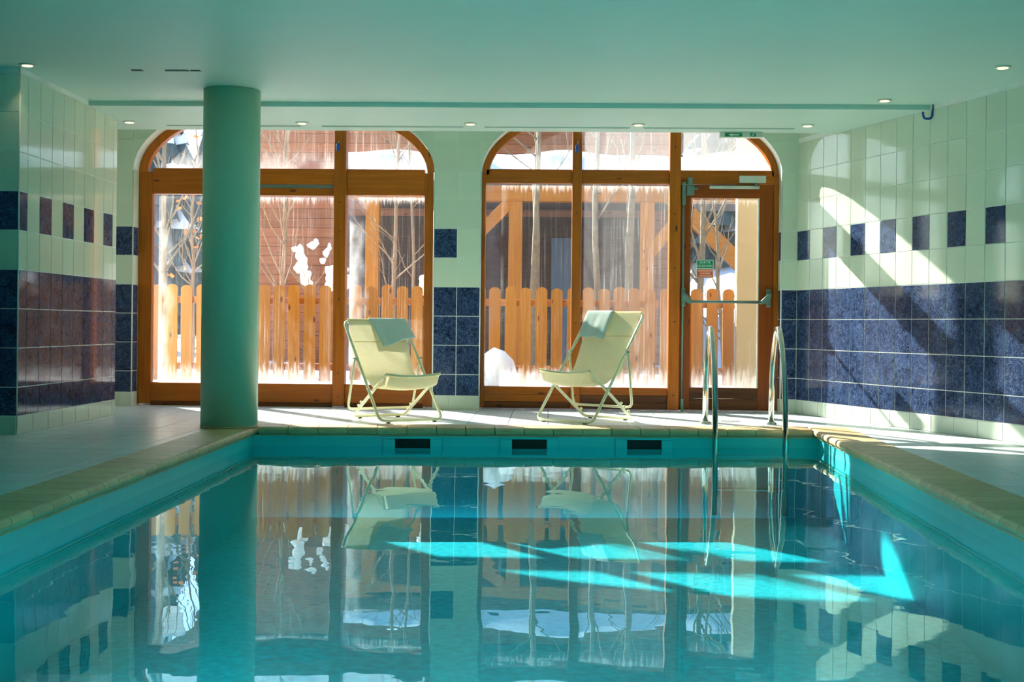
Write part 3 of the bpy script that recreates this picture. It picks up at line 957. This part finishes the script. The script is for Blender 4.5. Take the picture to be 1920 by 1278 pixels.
# ------------------------------------------------------------------ deck chairs
def deck_chair(label, loc, ph, P_, tow):
    w, ya, za, yb, zb, yr, yc, zc, t, wb, wc = P_
    ch = empty('deck_chair', loc, ph)
    tag(ch, label, 'chair', 'deck chairs')
    L = lambda x, y, z: Vector((x, -y, z))
    R = 0.0115; z0 = R+.006
    A = [L(-w/2, 0, z0), L(w/2, 0, z0), L(w/2, ya, za), L(-w/2, ya, za)]
    MB().tube(fillet(A, 0.055, 7, True), R, 10, True).build('back_frame', M['frame_cream'], ch)
    B = [L(-wb/2, yb, zb), L(wb/2, yb, zb), L(wb/2, yr, z0), L(-wb/2, yr, z0)]
    Bp = fillet([B[0], L(-wb/4, yb, zb-.014), L(0, yb, zb-.019), L(wb/4, yb, zb-.014)]+B[1:], 0.035, 6, True)
    bf = MB().tube(Bp, R, 10, True).build('seat_frame', M['frame_cream'], ch)
    for s in (-1, 1):                      # notch pegs on the rear of the seat frame
        d = (B[2]-B[1]).normalized(); nn = Vector((0, d.z, -d.y)).normalized()
        if nn.z < 0: nn = -nn
        for q in (0.72, 0.80, 0.90):
            p = L(s*wb/2, yb+(yr-yb)*q, zb+(z0-zb)*q)
            MB().tube([p, p+nn*0.030, p+nn*0.034], 0.009, 8, radii=[.008, .011, .006]).build('notch_peg', M['frame_cream'], bf)
    hz = lambda q: (ya*q, z0+(za-z0)*q)
    hy, hh = hz(t)
    o_ = 0.018
    C = [L(-w/2-o_, hy, hh), L(-w/2-o_, yc, zc), L(w/2+o_, yc, zc), L(w/2+o_, hy, hh)]
    pr = MB().tube(fillet(C, 0.045, 6), 0.0095, 10).build('prop_frame', M['frame_cream'], ch)
    for s in (-1, 1):                      # pivots
        for (y, z, nm, x0, x1) in ((hy, hh, 'pivot', w/2-.012, w/2+.032),):
            MB().tube([L(s*x0, y, z), L(s*x1, y, z)], 0.007, 8).build(nm, M['alu'], pr)
    # where seat frame and back frame cross
    k = None
    for i in range(200):
        q = i/200; y, z = ya*q, z0+(za-z0)*q
        zz = zb+(z0-zb)*((y-yb)/(yr-yb))
        if z >= zz: k = (y, z); break
    for s in (-1, 1):
        MB().tube([L(s*(wb/2-.014), k[0], k[1]), L(s*(w/2+.014), k[0], k[1])], 0.007, 8).build('pivot', M['alu'], bf)
    for x in (-w/2+.07, w/2-.07):
        MB().box((x-.012, -.012, 0.0), (x+.012, .012, 0.007)).build('foot_pad', M['dark'], ch)
    for x in (-wb/2+.06, wb/2-.06):
        MB().box((x-.012, -yr-.012, 0.0), (x+.012, -yr+.012, 0.007)).build('foot_pad', M['dark'], ch)
    # sling: profile from the top bar, sagging, up to the front bar
    bw = [(ya-.004, za+.012), (ya+.012, za+.006), (ya*0.80, za*0.74), (ya*0.62, za*0.47), (ya*0.44, zb-.055), (ya*0.27, zb-.105),
          (yb*0.4-.055, zb-.088), (yb-.028, zb-.045), (yb-.002, zb+.011), (yb+.0135, zb+.001), (yb+.002, zb-.0125)]
    pts = []
    for i in range(len(bw)-1):
        p0 = bw[max(0, i-1)]; p1 = bw[i]; p2 = bw[i+1]; p3 = bw[min(len(bw)-1, i+2)]
        for q in range(4):
            u = q/4
            pts.append(tuple(0.5*((2*p1[m])+(-p0[m]+p2[m])*u+(2*p0[m]-5*p1[m]+4*p2[m]-p3[m])*u*u+(-p0[m]+3*p1[m]-3*p2[m]+p3[m])*u**3) for m in (0, 1)))
    pts.append(bw[-1])
    n = len(pts); NX = 8; V = []; F = []
    for i, (y, z) in enumerate(pts):
        u = i/(n-1)
        hw = (w/2-.028)*(1-u) + (wb/2+.004)*u
        for j in range(NX+1):
            x = -hw+2*hw*j/NX
            sag = (1-(x/hw)**2)*(0.010*math.sin(PI*min(1, u*1.05)) + 0.032*math.exp(-((u-.70)/.17)**2) + 0.019*max(0, (u-.78)/.22))
            V.append(L(x, y, z-sag))
    for i in range(n-1):
        for j in range(NX):
            F.append((i*(NX+1)+j, i*(NX+1)+j+1, (i+1)*(NX+1)+j+1, (i+1)*(NX+1)+j))
    sl = MB().add(V, F, True).build('sling', M['sling'], ch)
    # stitched pocket seam across the back
    dA = (L(0, ya, za)-L(0, 0, z0)).normalized()
    sy, sz = ya*0.84, za*0.79
    MB().box((-w/2+.035, -sy-.012, sz-.004), (w/2-.035, -sy-.006, sz+.002)).build('seam', M['sling'], sl)
    # towel
    top = L(0, ya, za); dn = (L(0, 0, z0)-top).normalized()
    nrm = Vector((1, 0, 0)).cross(dn); nrm = nrm if nrm.y < 0 else -nrm      # towards the sitter
    uL0, uR0, uL1, uR1, vL, vR = tow
    prof = []
    for q in range(9): prof.append(('f', 1-q/8))
    for q in range(1, 6): prof.append(('o', q/6))
    for q in range(8): prof.append(('b', q/7))
    V = []; F = []; NU = 12
    rr = random.Random(int(loc[0]*100))
    for i, (kd, q) in enumerate(prof):
        for j in range(NU+1):
            s = j/NU
            wob = 0.004*math.sin(9*s+3*q)+0.003*math.sin(23*s)
            if kd == 'f':
                u = (uL0+(uL1-uL0)*q)*(1-s)+(uR0+(uR1-uR0)*q)*s
                v = (vL*(1-s)+vR*s)*q + 0.006*math.sin(7*s)*q
                p = top+Vector((u, 0, 0))+dn*v+nrm*(0.022+wob*q)
            elif kd == 'o':
                u = uL0*(1-s)+uR0*s
                a_ = PI*q
                p = top+Vector((u, 0, 0))+nrm*(0.022*math.cos(a_))-dn*(0.024*math.sin(a_))
            else:
                u = uL0*(1-s)+uR0*s+0.01*q
                v = 0.16*q
                p = top+Vector((u, 0, 0))+(dn*0.4+Vector((0, 0, -0.6))).normalized()*v-nrm*(0.022+wob*q)
            V.append(p)
    m_ = len(prof)
    for i in range(m_-1):
        for j in range(NU):
            F.append((i*(NU+1)+j, i*(NU+1)+j+1, (i+1)*(NU+1)+j+1, (i+1)*(NU+1)+j))
    tw = MB().add(V, F, True).build('towel', M['towel'])
    tw.location = loc; tw.rotation_euler = (0, 0, ph)
    so = tw.modifiers.new('thick', 'SOLIDIFY'); so.thickness = 0.011; so.offset = 0
    bv = tw.modifiers.new('soft', 'BEVEL'); bv.width = 0.004; bv.segments = 2
    return ch, tw
ch1, tw1 = deck_chair('cream deck chair standing in front of the window behind the green column', (-1.025, 9.50, 0), 0.588,
    (0.525, -0.655, 0.755, 0.016, 0.362, -0.552, -0.529, 0.077, 0.614, 0.449, 0.543), (-.05, .27, -.02, .30, .28, .18))
ch2, tw2 = deck_chair('cream deck chair standing between the tiled middle pier and the pool ladder', (0.119, 9.625, 0), -0.638,
    (0.522, -0.701, 0.834, 0.001, 0.397, -0.587, -0.509, 0.110, 0.637, 0.453, 0.548), (-.275, -.03, -.245, .01, .25, .28))
tag(tw1, 'pale blue towel hung askew over the deck chair by the column window', 'towel', 'towels on the deck chairs')
tag(tw2, 'pale blue towel folded over the top corner of the deck chair by the ladder', 'towel', 'towels on the deck chairs')

# ------------------------------------------------------------------ ladder
lad = empty('pool_ladder', (1.44, 9.4, 0)); tag(lad, 'stainless steel pool ladder with two arched handrails', 'ladder')
def P(x, y, z): return (x-1.44, y-9.4, z)
for x in (1.19, 1.688):
    path = fillet([P(x, 9.70, 0.004), P(x+.0, 9.66, 0.50), P(x, 9.44, 0.80), P(x, 9.20, 0.50), P(x, 9.10, 0.05), P(x, 9.10, -0.60)], 0.20, 10)
    rl = MB().tube(path, 0.0215, 14).build('handrail', M['steel'], lad)
    MB().lathe([(0.045, 0.001), (0.045, 0.008), (0.034, 0.02), (0.024, 0.024)], 20, P(x, 9.70, 0)).build('foot_flange', M['steel'], rl)
for z in (-0.185, -0.42):
    MB().box(P(1.2, 9.065, z-.012), P(1.678, 9.14, z+.012), 0.006).build('tread', M['steel'], lad)

# ------------------------------------------------------------------ pool fittings
ang_far = math.atan2(POOL[2][1]-POOL[3][1], POOL[2][0]-POOL[3][0])
def far_y(x): return POOL[3][1] + (x-POOL[3][0])*math.tan(ang_far) + 0.02
for k, x in enumerate((-0.965, -0.135, 0.69)):
    s_ = empty('skimmer', (x, far_y(x)-.001, -0.124), ang_far)
    tag(s_, ['wall skimmer with a dark slot below the chair by the column', 'wall skimmer with a dark slot in the middle of the three',
             'wall skimmer with a dark slot next to the ladder'][k], 'skimmer', 'skimmers in the far pool wall')
    fr = MB()
    fr.box((-.21, -.016, .045), (.21, 0, .062), 0.004); fr.box((-.21, -.016, -.062), (.21, 0, -.045), 0.004)
    fr.box((-.21, -.016, -.045), (-.125, 0, .045), 0.004); fr.box((.125, -.016, -.045), (.21, 0, .045), 0.004)
    fr.build('frame', M['liner'], s_)
    MB().box((-.124, -.004, -.044), (.124, 0, .044)).build('mouth', M['black'], s_)
    MB().box((-.124, -.012, -.044), (.124, -.004, -.022), 0.002).build('weir_flap', M['liner'], s_)

dr = empty('floor_drain', (1.42, 10.03, 0)); tag(dr, 'small round floor drain with slots behind the ladder', 'drain')
MB().lathe([(0.085, 0.0005), (0.085, 0.003), (0.07, 0.004)], 24).build('ring', M['trimw'], dr)
for k in range(6):
    x = -.06+.022*k
    MB().box((x, -.03, 0.004), (x+.011, .03, 0.0052)).build('slot', M['dark'], dr)

for k, x in enumerate((-1.2, -0.15, 0.9)):      # unseen fill lamps added in the near wall to make the water glow
    pl = empty('pool_lamp', (x, 1.0-.02, -0.40)); tag(pl, ['round underwater lamp towards the pier side of the pool', 'round underwater lamp in the middle of the three', 'round underwater lamp towards the splayed wall side of the pool'][k], 'pool lamp', 'underwater lamps in the near pool wall')
    rg = MB(); V = []; F = []; prof = [(0.10, 0.001), (0.135, 0.001), (0.135, 0.012), (0.10, 0.02)]
    for (r, yy) in prof:
        for q in range(24): V.append((r*math.cos(2*PI*q/24), yy, r*math.sin(2*PI*q/24)))
    for i in range(4):
        for q in range(24): F.append((i*24+q, i*24+(q+1) % 24, (i+1) % 4*24+(q+1) % 24, (i+1) % 4*24+q))
    rg.add(V, F, True).build('bezel', M['steel'], pl)
    MB().tube([(0, 0.001, 0), (0, 0.012, 0)], 0.1, 24).build('lens', M['sign_white'], pl)
    ld = bpy.data.lights.new('pool_lamp_light', 'SPOT'); ld.spot_size = math.radians(34); ld.spot_blend = 0.5; ld.shadow_soft_size = 0.09; ld.energy = POOL_FILL; ld.color = (0.93, 1.0, 1.0)
    lo = bpy.data.objects.new('pool_beam', ld); COL.objects.link(lo); lo.parent = pl; lo.location = (0, 0.13, 0); lo.rotation_euler = (PI/2-math.radians(17), 0, 0)

# ------------------------------------------------------------------ ceiling fittings
def downlight(x, y, z, label):
    d = empty('downlight', (x, y, z)); tag(d, label, 'downlight', 'recessed ceiling downlights')
    mbr = MB(); prof = [(0.033, -.001), (0.052, -.001), (0.052, -.004), (0.046, -.010), (0.033, -.008)]
    seg = 24; V = []; F = []
    for (r, zz) in prof:
        for q in range(seg): V.append((r*math.cos(2*PI*q/seg), r*math.sin(2*PI*q/seg), zz))
    for i in range(len(prof)):
        j = (i+1) % len(prof)
        for q in range(seg): F.append((i*seg+q, i*seg+(q+1) % seg, j*seg+(q+1) % seg, j*seg+q))
    mbr.add(V, F, True); mbr.build('trim_ring', M['white_metal'], d)
    MB().lathe([(0.032, -.012), (0.033, -.003)], 20).build('bulb', M['lamp_on'], d)
    ld = bpy.data.lights.new('downlight_lamp', 'SPOT'); ld.energy = 2.0; ld.color = (1.0, 0.78, 0.5); ld.spot_size = math.radians(95); ld.spot_blend = 0.6; ld.shadow_soft_size = 0.03
    lo = bpy.data.objects.new('lamp_beam', ld); COL.objects.link(lo); lo.parent = d; lo.location = (0, 0, -.02)
names = ['above the tiled corner behind the glossy pier', 'next to the green column', 'above the tiled middle pier', 'above the middle of the second window', 'above the corner by the exit door']
for x, nm in zip((-3.356, -1.975, -0.639, 0.684, 2.005), names):
    downlight(x, 10.02, H2, 'small round downlight in the lowered ceiling ' + nm)
downlight(2.36, 9.09, H1, 'small round downlight before the ceiling step near the blue hook')
downlight(2.78, 7.93, H1, 'small round downlight near the top of the splayed wall')
downlight(3.20, 6.77, H1, 'small round downlight further along the splayed wall')
downlight(-3.33, 7.98, H1, 'small round downlight at the outer corner of the glossy tiled pier')

def slot_diff(x0, x1, label):
    d = empty('slot_diffuser', ((x0+x1)/2, 10.195, H2)); tag(d, label, 'air vent', 'slot diffusers in the lowered ceiling')
    h = (x1-x0)/2
    fr = MB(); fr.box((-h, -.018, -.005), (h, -.010, -.0005)); fr.box((-h, .010, -.005), (h, .018, -.0005)); fr.box((-h-.008, -.018, -.005), (-h, .018, -.0005)); fr.box((h, -.018, -.005), (h+.008, .018, -.0005))
    fr.build('frame', M['ceiling'], d)
    MB().box((-h, -.010, -.002), (h, .010, -.0005)).build('slot', M['dark'], d)
slot_diff(-3.10, -2.02, 'thin slot diffuser behind the top of the green column')
slot_diff(-1.84, -0.71, 'thin slot diffuser above the chair by the column')
slot_diff(-0.53, 0.62, 'thin slot diffuser above the pier side of the second window')
slot_diff(0.74, 1.93, 'thin slot diffuser above the exit door')
for k, (x, w_, lb) in enumerate(((-2.68, .07, 'shortest dark slit in the ceiling near the column'), (-2.42, .15, 'longest dark slit in the ceiling near the column'), (-2.30, .06, 'dark slit in the ceiling closest to the column'))):
    d = empty('ceiling_slit', (x, 8.14, H1)); tag(d, lb, 'ceiling vent', 'dark slits in the main ceiling')
    MB().box((-w_/2, -.014, -.003), (w_/2, .014, -.0005)).build('slot', M['dark'], d)
    MB().box((-w_/2-.006, .014, -.006), (w_/2+.006, .019, -.0005)).build('lip', M['ceiling'], d)

ex = empty('exit_sign', (1.545, 10.405, H2)); tag(ex, 'flat green and cream exit sign under the edge of the lowered ceiling', 'sign')
MB().box((-.175, -.03, -.045), (.175, .03, -.001), 0.004).build('housing', M['white_metal'], ex)
MB().box((-.135, -.032, -.040), (.005, -.030, -.010)).build('green_panel', M['green_sign'], ex)
MB().box((.07, -.032, -.040), (.115, -.030, -.010)).build('green_panel', M['green_sign'], ex)
MB().prism([(-.11, -.025), (-.075, -.014), (-.075, -.020), (-.02, -.020), (-.02, -.030), (-.075, -.030), (-.075, -.036)], -.0335, -.032).build('arrow', M['sign_white'], ex)
run = MB(); run.box((.082, -.0335, -.030), (.100, -.032, -.022)); run.box((.094, -.0335, -.020), (.101, -.032, -.013)); run.box((.076, -.0335, -.037), (.090, -.032, -.033)); run.build('running_figure', M['sign_white'], ex)

hk = empty('ceiling_hook', (2.735, 9.26, H1)); tag(hk, 'blue plastic coated hook hanging from the ceiling step', 'hook')
MB().tube([(0.016, 0, -.001), (0.016, 0, -.04)], 0.0045, 8).build('stem', M['dark'], hk)
MB().tube(fillet([(0.016, 0, -.036), (0.008, 0, -.105), (-.05, 0, -.105), (-.056, 0, -.055)], 0.03, 6), 0.0085, 10).build('hook_bend', M['blue_plastic'], hk)
for k, (x, lb) in enumerate(((-1.868, 'blue plastic handle on the mullion behind the towel chair by the column'), (0.226, 'blue plastic handle on the mullion of the window beside the door'))):
    tg = empty('hook_handle', (x, YF-.035, 2.30)); tag(tg, lb, 'handle', 'blue handles on the mullions')
    MB().tube([(0.008, 0, .05), (0.008, -.018, .045), (0.004, -.018, .01)], 0.003, 6).build('wire_hook', M['steel'], tg)
    MB().lathe([(0.006, -.055), (0.015, -.045), (0.017, -.01), (0.013, .012), (0.006, .018)], 14, (0, -.019, 0)).build('grip', M['blue_plastic'], tg)

# ------------------------------------------------------------------ outside
def rnd_noise(x, y, s):
    return math.sin(x*1.3+s)*math.cos(y*0.9-s*1.7)+0.5*math.sin(x*2.9-y*1.7+s*3)
def sm(t): t = max(0.0, min(1.0, t)); return t*t*(3-2*t)
gx = [-30+60*i/80 for i in range(81)]; gy = [11.45+70*(j/60)**1.8 for j in range(61)]
V = [(x, y, 0.10+0.06*rnd_noise(x*1.2, y*1.2, 0.4)*min(1, (y-11.4)) + 0.14*math.exp(-((y-14.0)/0.8)**2) + 2.0*sm((x-1.6)/1.6)*sm((y-19.5)/6.5)) for y in gy for x in gx]
F = [(j*81+i, j*81+i+1, (j+1)*81+i+1, (j+1)*81+i) for j in range(60) for i in range(80)]
gr = MB().add(V, F, True).build('ground', M['snow']); tag(gr, 'snow covered ground outside the windows', kind='structure')
def lump(name, loc, r, sx, sy, sz, seed, mat, parent=None):
    bm = bmesh.new(); bmesh.ops.create_icosphere(bm, subdivisions=3, radius=r)
    for v in bm.verts:
        n = 1+0.16*math.sin(v.co.x/r*3+seed)+0.10*math.sin(v.co.y/r*4+seed*2)+0.14*math.cos(v.co.z/r*5+seed)+0.08*math.sin(v.co.x/r*8+v.co.z/r*7+seed)
        v.co = Vector((v.co.x*sx*n, v.co.y*sy*n, v.co.z*sz*n))
    return MB().add_bm(bm, True).build(name, mat, parent, loc)
mnd = lump('snow_mound', (-0.52, 11.95, 0.14), 0.30, 1.0, .9, .9, 1.0, M['snow']); tag(mnd, 'rounded heap of snow against the foot of the window beside the pier', 'snow heap')
mnd = lump('snow_mound', (0.45, 12.15, 0.10), 0.20, 2.4, 1, .55, 2.0, M['snow']); tag(mnd, 'low wide heap of snow outside the deck chair by the ladder', 'snow heap')

fence = empty('picket_fence', (-1.0, 12.6, 0)); tag(fence, 'golden larch picket fence with rounded tops in the snow', 'fence')
pk = MB(); hw = 0.056; zt_ = 1.075
poly = [(-hw, 0.165), (hw, 0.165)] + [(hw*math.cos(PI*k/10), zt_+0.042*math.sin(PI*k/10)) for k in range(11)]
pk.prism(poly, -.011, .011)
pkm = pk.mesh('picket', M['picket'])
x = -5.3
while x < 2.1:
    o = link('picket', pkm, fence); o.location = (x+1.0, -.025+random.uniform(-.003, .003), random.uniform(-.012, .012)); o.rotation_euler = (0, random.uniform(-.008, .008), 0)
    x += 0.1535
for z in (0.30, 0.96):
    MB().box((-4.4, .0, z-.035), (3.15, .035, z+.035), 0.004).build('rail', M['rail'], fence)
for x in (-4.2, -2.0, 0.2, 2.4):
    MB().box((x-.045, .036, 0.0), (x+.045, .126, 1.05), 0.006).build('post', M['timber'], fence)

cp = empty('timber_carport', (0, 16, 0)); tag(cp, 'orange timber carport with a thick snow covered roof', 'carport')
for x in (-2.25, -0.44, 1.22, 3.1):
    MB().box((x-.085, 0, 0), (x+.085, .17, 2.30), 0.006).build('post', M['timber'], cp)
MB().box((-1.35, -.01, 2.30), (3.6, .19, 2.50), 0.006).build('beam', M['timberx'], cp)
MB().box((-2.6, .2, 2.33), (-1.37, .36, 2.48), 0.006).build('beam', M['timberx'], cp)
def brace(xa, za, xb, zb, w_=.075):
    d = Vector((xb-xa, zb-za)).normalized(); n = Vector((-d.y, d.x))*w_
    MB().prism([(xa+n.x, za+n.y), (xb+n.x, zb+n.y), (xb-n.x, zb-n.y), (xa-n.x, za-n.y)], .02, .14).build('brace', M['timberx'], cp)
brace(-1.10, 1.70, -0.50, 2.30); brace(1.22, 1.62, 1.75, 2.28) ; brace(1.62, 2.28, 3.0, 0.95, .10)
MB().box((-2.7, .0, 2.505), (3.7, 3.4, 2.56)).build('roof', M['roof_edge'], cp)
n = 60; V = []; F = []
for j in range(9):
    for i in range(n+1):
        x = -2.75+6.5*i/n; y = -.06+3.5*j/8
        e = 0.25 if j in (0, 8) else 0.0
        V.append((x, y, 2.562 if j in (0, 8) else 2.97+0.05*y+0.035*rnd_noise(x*2, y*2, 1.1)-0.08*(j == 1)))
for j in range(8):
    for i in range(n): F.append((j*(n+1)+i, j*(n+1)+i+1, (j+1)*(n+1)+i+1, (j+1)*(n+1)+i))
MB().add(V, F, True).build('roof_snow', M['snow'], cp)
for k in range(15):
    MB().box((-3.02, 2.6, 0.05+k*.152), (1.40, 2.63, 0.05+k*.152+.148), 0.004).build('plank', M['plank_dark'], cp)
MB().box((0.02, 2.55, 0.2), (0.34, 2.598, 2.02), 0.004).build('back_door', M['blue_door'], cp)

chal = empty('chalet', (-2, 20.4, 0)); tag(chal, 'chalet clad in reddish brown horizontal planks behind the carport', 'chalet')
for k in range(28):
    MB().box((-3.4, 0, 0.0+k*.152), (3.9, .04, k*.152+.148), 0.004).build('plank', M['plank'], chal)
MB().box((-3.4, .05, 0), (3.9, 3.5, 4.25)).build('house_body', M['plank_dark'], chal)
MB().prism([(-4.0, 4.05), (4.5, 4.05), (4.5, 4.27), (-4.0, 4.27)], -.7, 4.0).build('roof', M['roof_edge'], chal)
MB().prism([(-4.0, 4.28), (4.5, 4.28), (4.5, 4.66), (-4.0, 4.66)], -.72, 4.0).build('roof_snow', M['snow'], chal)
for (x0, x1, z0, z1) in ((1.9, 2.7, 1.2, 2.3),):
    wf = MB().box((x0, -.05, z0), (x1, 0.0, z1), 0.01).build('window', M['timberx'], chal)
    MB().box((x0+.07, -.055, z0+.07), ((x0+x1)/2-.02, -.045, z1-.07)).build('window_glass', M['blue_door'], wf)
    MB().box(((x0+x1)/2+.02, -.055, z0+.07), (x1-.07, -.045, z1-.07)).build('window_glass', M['blue_door'], wf)

cw = empty('garden_wall', (2.2, 12.2, 0)); tag(cw, 'cream rendered wall standing outside the exit door', 'wall')
MB().box((-.415, 0, -0.1), (1.6, .14, 3.2), 0.01).build('render', M['render_cream'], cw)
MB().box((-.445, -.03, 3.2), (1.63, .17, 3.26), 0.01).build('cap', M['roof_edge'], cw)

def tree(name, label, loc, h, r, nb, seed, mat, lean=0.0, leaves=0, snow=0, cat='tree', group='bare young trees in the snow', z0=0.35):
    rr = random.Random(seed)
    t = empty(name, loc); tag(t, label, cat, group)
    pts = [Vector((lean*h*(i/9)**1.2+0.02*rr.uniform(-1, 1)*i/4, 0.02*rr.uniform(-1, 1)*i/4, h*i/9)) for i in range(10)]
    MB().tube(pts, r, 8, radii=[r*(1-0.75*i/9) for i in range(10)]).build('trunk', mat, t)
    br = MB(); tips = []
    for k in range(nb):
        f = rr.uniform(z0, 0.97); i = int(f*9); p = pts[i].lerp(pts[min(9, i+1)], f*9-i)
        a = rr.uniform(0, 2*PI); L_ = h*rr.uniform(.12, .30)*(1.1-f*.6); up = rr.uniform(.5, 1.3)
        d = Vector((math.cos(a), math.sin(a)*.7, up)).normalized()
        q = [p]
        for s in range(4):
            d = (d+Vector((rr.uniform(-.25, .25), rr.uniform(-.25, .25), .12))).normalized()
            q.append(q[-1]+d*L_/4)
        rb = r*(1-.75*f)*.45
        br.tube(q, rb, 5, radii=[rb, rb*.8, rb*.6, rb*.4, rb*.2])
        for s in (2, 3):
            d2 = (d+Vector((rr.uniform(-.9, .9), rr.uniform(-.9, .9), rr.uniform(-.1, .5)))).normalized()
            e = q[s]+d2*L_*.4
            br.tube([q[s], (q[s]+e)/2+Vector((0, 0, .02)), e], rb*.35, 4, radii=[rb*.4, rb*.3, rb*.12]); tips.append(e)
        tips.append(q[-1]); tips.append(q[2])
    if br.v: br.build('branches', mat, t)
    if leaves:
        lf = MB()
        for k in range(leaves):
            p = rr.choice(tips)+Vector((rr.uniform(-.12, .12), rr.uniform(-.12, .12), rr.uniform(-.15, .1)))
            a, b = Vector((rr.uniform(-1, 1), rr.uniform(-1, 1), rr.uniform(-1, 1))).normalized()*.045, Vector((rr.uniform(-1, 1), rr.uniform(-1, 1), rr.uniform(-1, 1))).normalized()*.035
            lf.add([p-a, p+b, p+a, p-b], [(0, 1, 2, 3)])
        tag(lf.build('leaves', M['leaf'], t), kind='stuff')
    for k in range(snow):
        p = rr.choice(tips)
        lump('snow_clump', p, rr.uniform(.05, .11), 1, .9, 1.1, rr.uniform(0, 9), M['snow'], t)
    return t
G = 'bare young trees in the snow'
tree('young_tree', 'straight bare young tree in front of the first carport post', (-0.16, 14.6, .1), 5.0, .050, 12, 1, M['bark'], z0=.5)
tree('young_tree', 'leaning bare young tree crossing its straight neighbour outside the second window', (-0.22, 14.2, .1), 4.6, .040, 10, 2, M['bark'], lean=.035, z0=.45)
tree('young_tree', 'bare young tree seen through the misted pane beside the door', (0.55, 14.4, .1), 4.8, .045, 16, 3, M['bark'], lean=-.02)
tree('young_tree', 'thick bare tree seen through the misted pane near the carport post', (0.92, 14.8, .1), 5.0, .055, 16, 13, M['bark'], lean=.01)
tree('young_tree', 'bare young tree behind the green exit sticker', (1.72, 14.6, .1), 4.8, .045, 22, 4, M['bark'], lean=.01, z0=.2)
tree('young_tree', 'thin dark sapling beside the cream wall', (1.95, 14.2, .1), 3.2, .028, 22, 5, M['bark'], lean=-.08, z0=.15)
tree('young_tree', 'thin bare sapling outside the frosted pane behind the towel chair', (-1.72, 13.9, .1), 4.2, .028, 22, 6, M['twig'], lean=.02, z0=.2)
tree('young_tree', 'second thin sapling outside the frosted pane by the pier', (-1.62, 15.3, .1), 4.2, .026, 20, 8, M['twig'], lean=-.03, z0=.2)
tree('young_tree', 'many branched sapling outside the streaked pane by the column', (-2.95, 13.9, .1), 4.4, .030, 34, 9, M['twig'], lean=.02, z0=.2)
tree('young_tree', 'snow flecked sapling outside the pane between column and pier', (-4.35, 14.2, .1), 4.5, .045, 30, 10, M['bark'], z0=.25, snow=5)
tree('leafy_sapling', 'sapling with a few orange leaves seen between column and pier', (-4.72, 16.7, .1), 3.2, .030, 26, 11, M['twig'], leaves=46, z0=.3, group='saplings with orange leaves')
bush = tree('snowy_bush', 'bush carrying thick clumps of snow outside the streaked pane by the column', (-2.52, 13.4, .1), 1.55, .022, 16, 12, M['twig'], lean=-.04, z0=.5, group='bushes', cat='bush')
for (dx, dz, r_s, sz) in ((-.12, 1.36, .055, 1.5), (-.09, 1.26, .06, 1.7), (-.15, 1.22, .04, 1.3), (.0, 1.46, .05, .8), (.05, 1.49, .035, 1.0), (-.06, 1.13, .05, 1.5), (-.03, 1.05, .04, 1.3), (.27, 1.18, .10, .8), (.30, 1.08, .12, .9), (.22, 1.06, .08, 1.0), (.15, 1.38, .03, 1.6), (.19, 1.44, .025, 1.4), (-.18, 1.42, .03, 1.2), (.12, 1.30, .028, 1.2)):
    lump('snow_clump', (dx, -.03, dz), r_s, 1, .8, sz, dx*40, M['snow'], bush)
bush2 = tree('snowy_bush', 'small bush topped with snow behind the fence near the middle pier', (-1.27, 13.3, .1), 1.05, .018, 12, 14, M['twig'], z0=.5, group='bushes', cat='bush')
for (dx, dz, r_s, sz) in ((0, 1.06, .10, .9), (.12, 1.0, .06, 1.0), (-.1, .95, .05, 1.2)):
    lump('snow_clump', (dx, -.03, dz), r_s, 1, .8, sz, dx*40+3, M['snow'], bush2)

def conifer(label, loc, h, r, seed):
    rr = random.Random(seed)
    t = empty('fir_tree', loc); tag(t, label, 'tree', 'snowy fir trees behind the buildings')
    MB().tube([(0, 0, 0), (0, 0, h*.95)], r*.07, 8, radii=[r*.09, r*.02]).build('trunk', M['bark'], t)
    fol = MB(); sn = MB(); nt_ = 13; seg = 18
    for k in range(nt_):
        z = h*(.10+.88*k/nt_); rad = r*(1-k/nt_)**.85+.05; hh = h*.17
        V = [(0, 0, z+hh)]; V2 = [(0, 0, z+hh+.05)]
        for q in range(seg):
            a = 2*PI*q/seg+k; q_ = rad*(1.0 if q % 2 else .62)*rr.uniform(.85, 1.1)
            V.append((q_*math.cos(a), q_*math.sin(a), z-rr.uniform(0, .12)*h*.3))
            V2.append((q_*.8*math.cos(a), q_*.8*math.sin(a), z+hh*.22+.05-rr.uniform(0, .05)*h*.3))
        Fq = [(0, 1+q, 1+(q+1) % seg) for q in range(seg)]
        fol.add(V, Fq)
        if k % 2 == seed % 2: sn.add(V2, Fq[::2])
    tag(fol.build('foliage', M['fir'], t), kind='stuff')
    tag(sn.build('snow_load', M['snow'], t), kind='stuff')
for k, (x, y, h_, r_t, lb) in enumerate(((-8.0, 26, 6.5, 1.4, 'slender snowy fir closest to the chalet corner'), (-8.3, 31, 6, 1.6, 'shorter snowy fir behind the slender one by the chalet'), (-12.2, 31, 8, 2.0, 'largest snowy fir standing away from the chalet'),
        (3.6, 26, 5.0, 1.5, 'snowy fir seen under the carport brace'), (4.6, 30, 7, 2.0, 'tall snowy fir behind the cream wall'), (2.7, 33, 5.5, 1.6, 'far snowy fir seen behind the exit sticker'))):
    conifer(lb, (x, y, 1.6 if x > 0 else 0), h_, r_t, k)
V = []; F = []
for j in range(31):
    for i in range(61):
        x = -60+120*i/60; y = 48+40*j/30
        V.append((x, y, 14*(j/30)**.8*(1+.25*rnd_noise(x*.08, y*.05, 2))-.5))
for j in range(30):
    for i in range(60): F.append((j*61+i, j*61+i+1, (j+1)*61+i+1, (j+1)*61+i))
hl = MB().add(V, F, True).build('hillside', M['hill']); tag(hl, 'wooded snowy hillside in the distance', kind='structure')
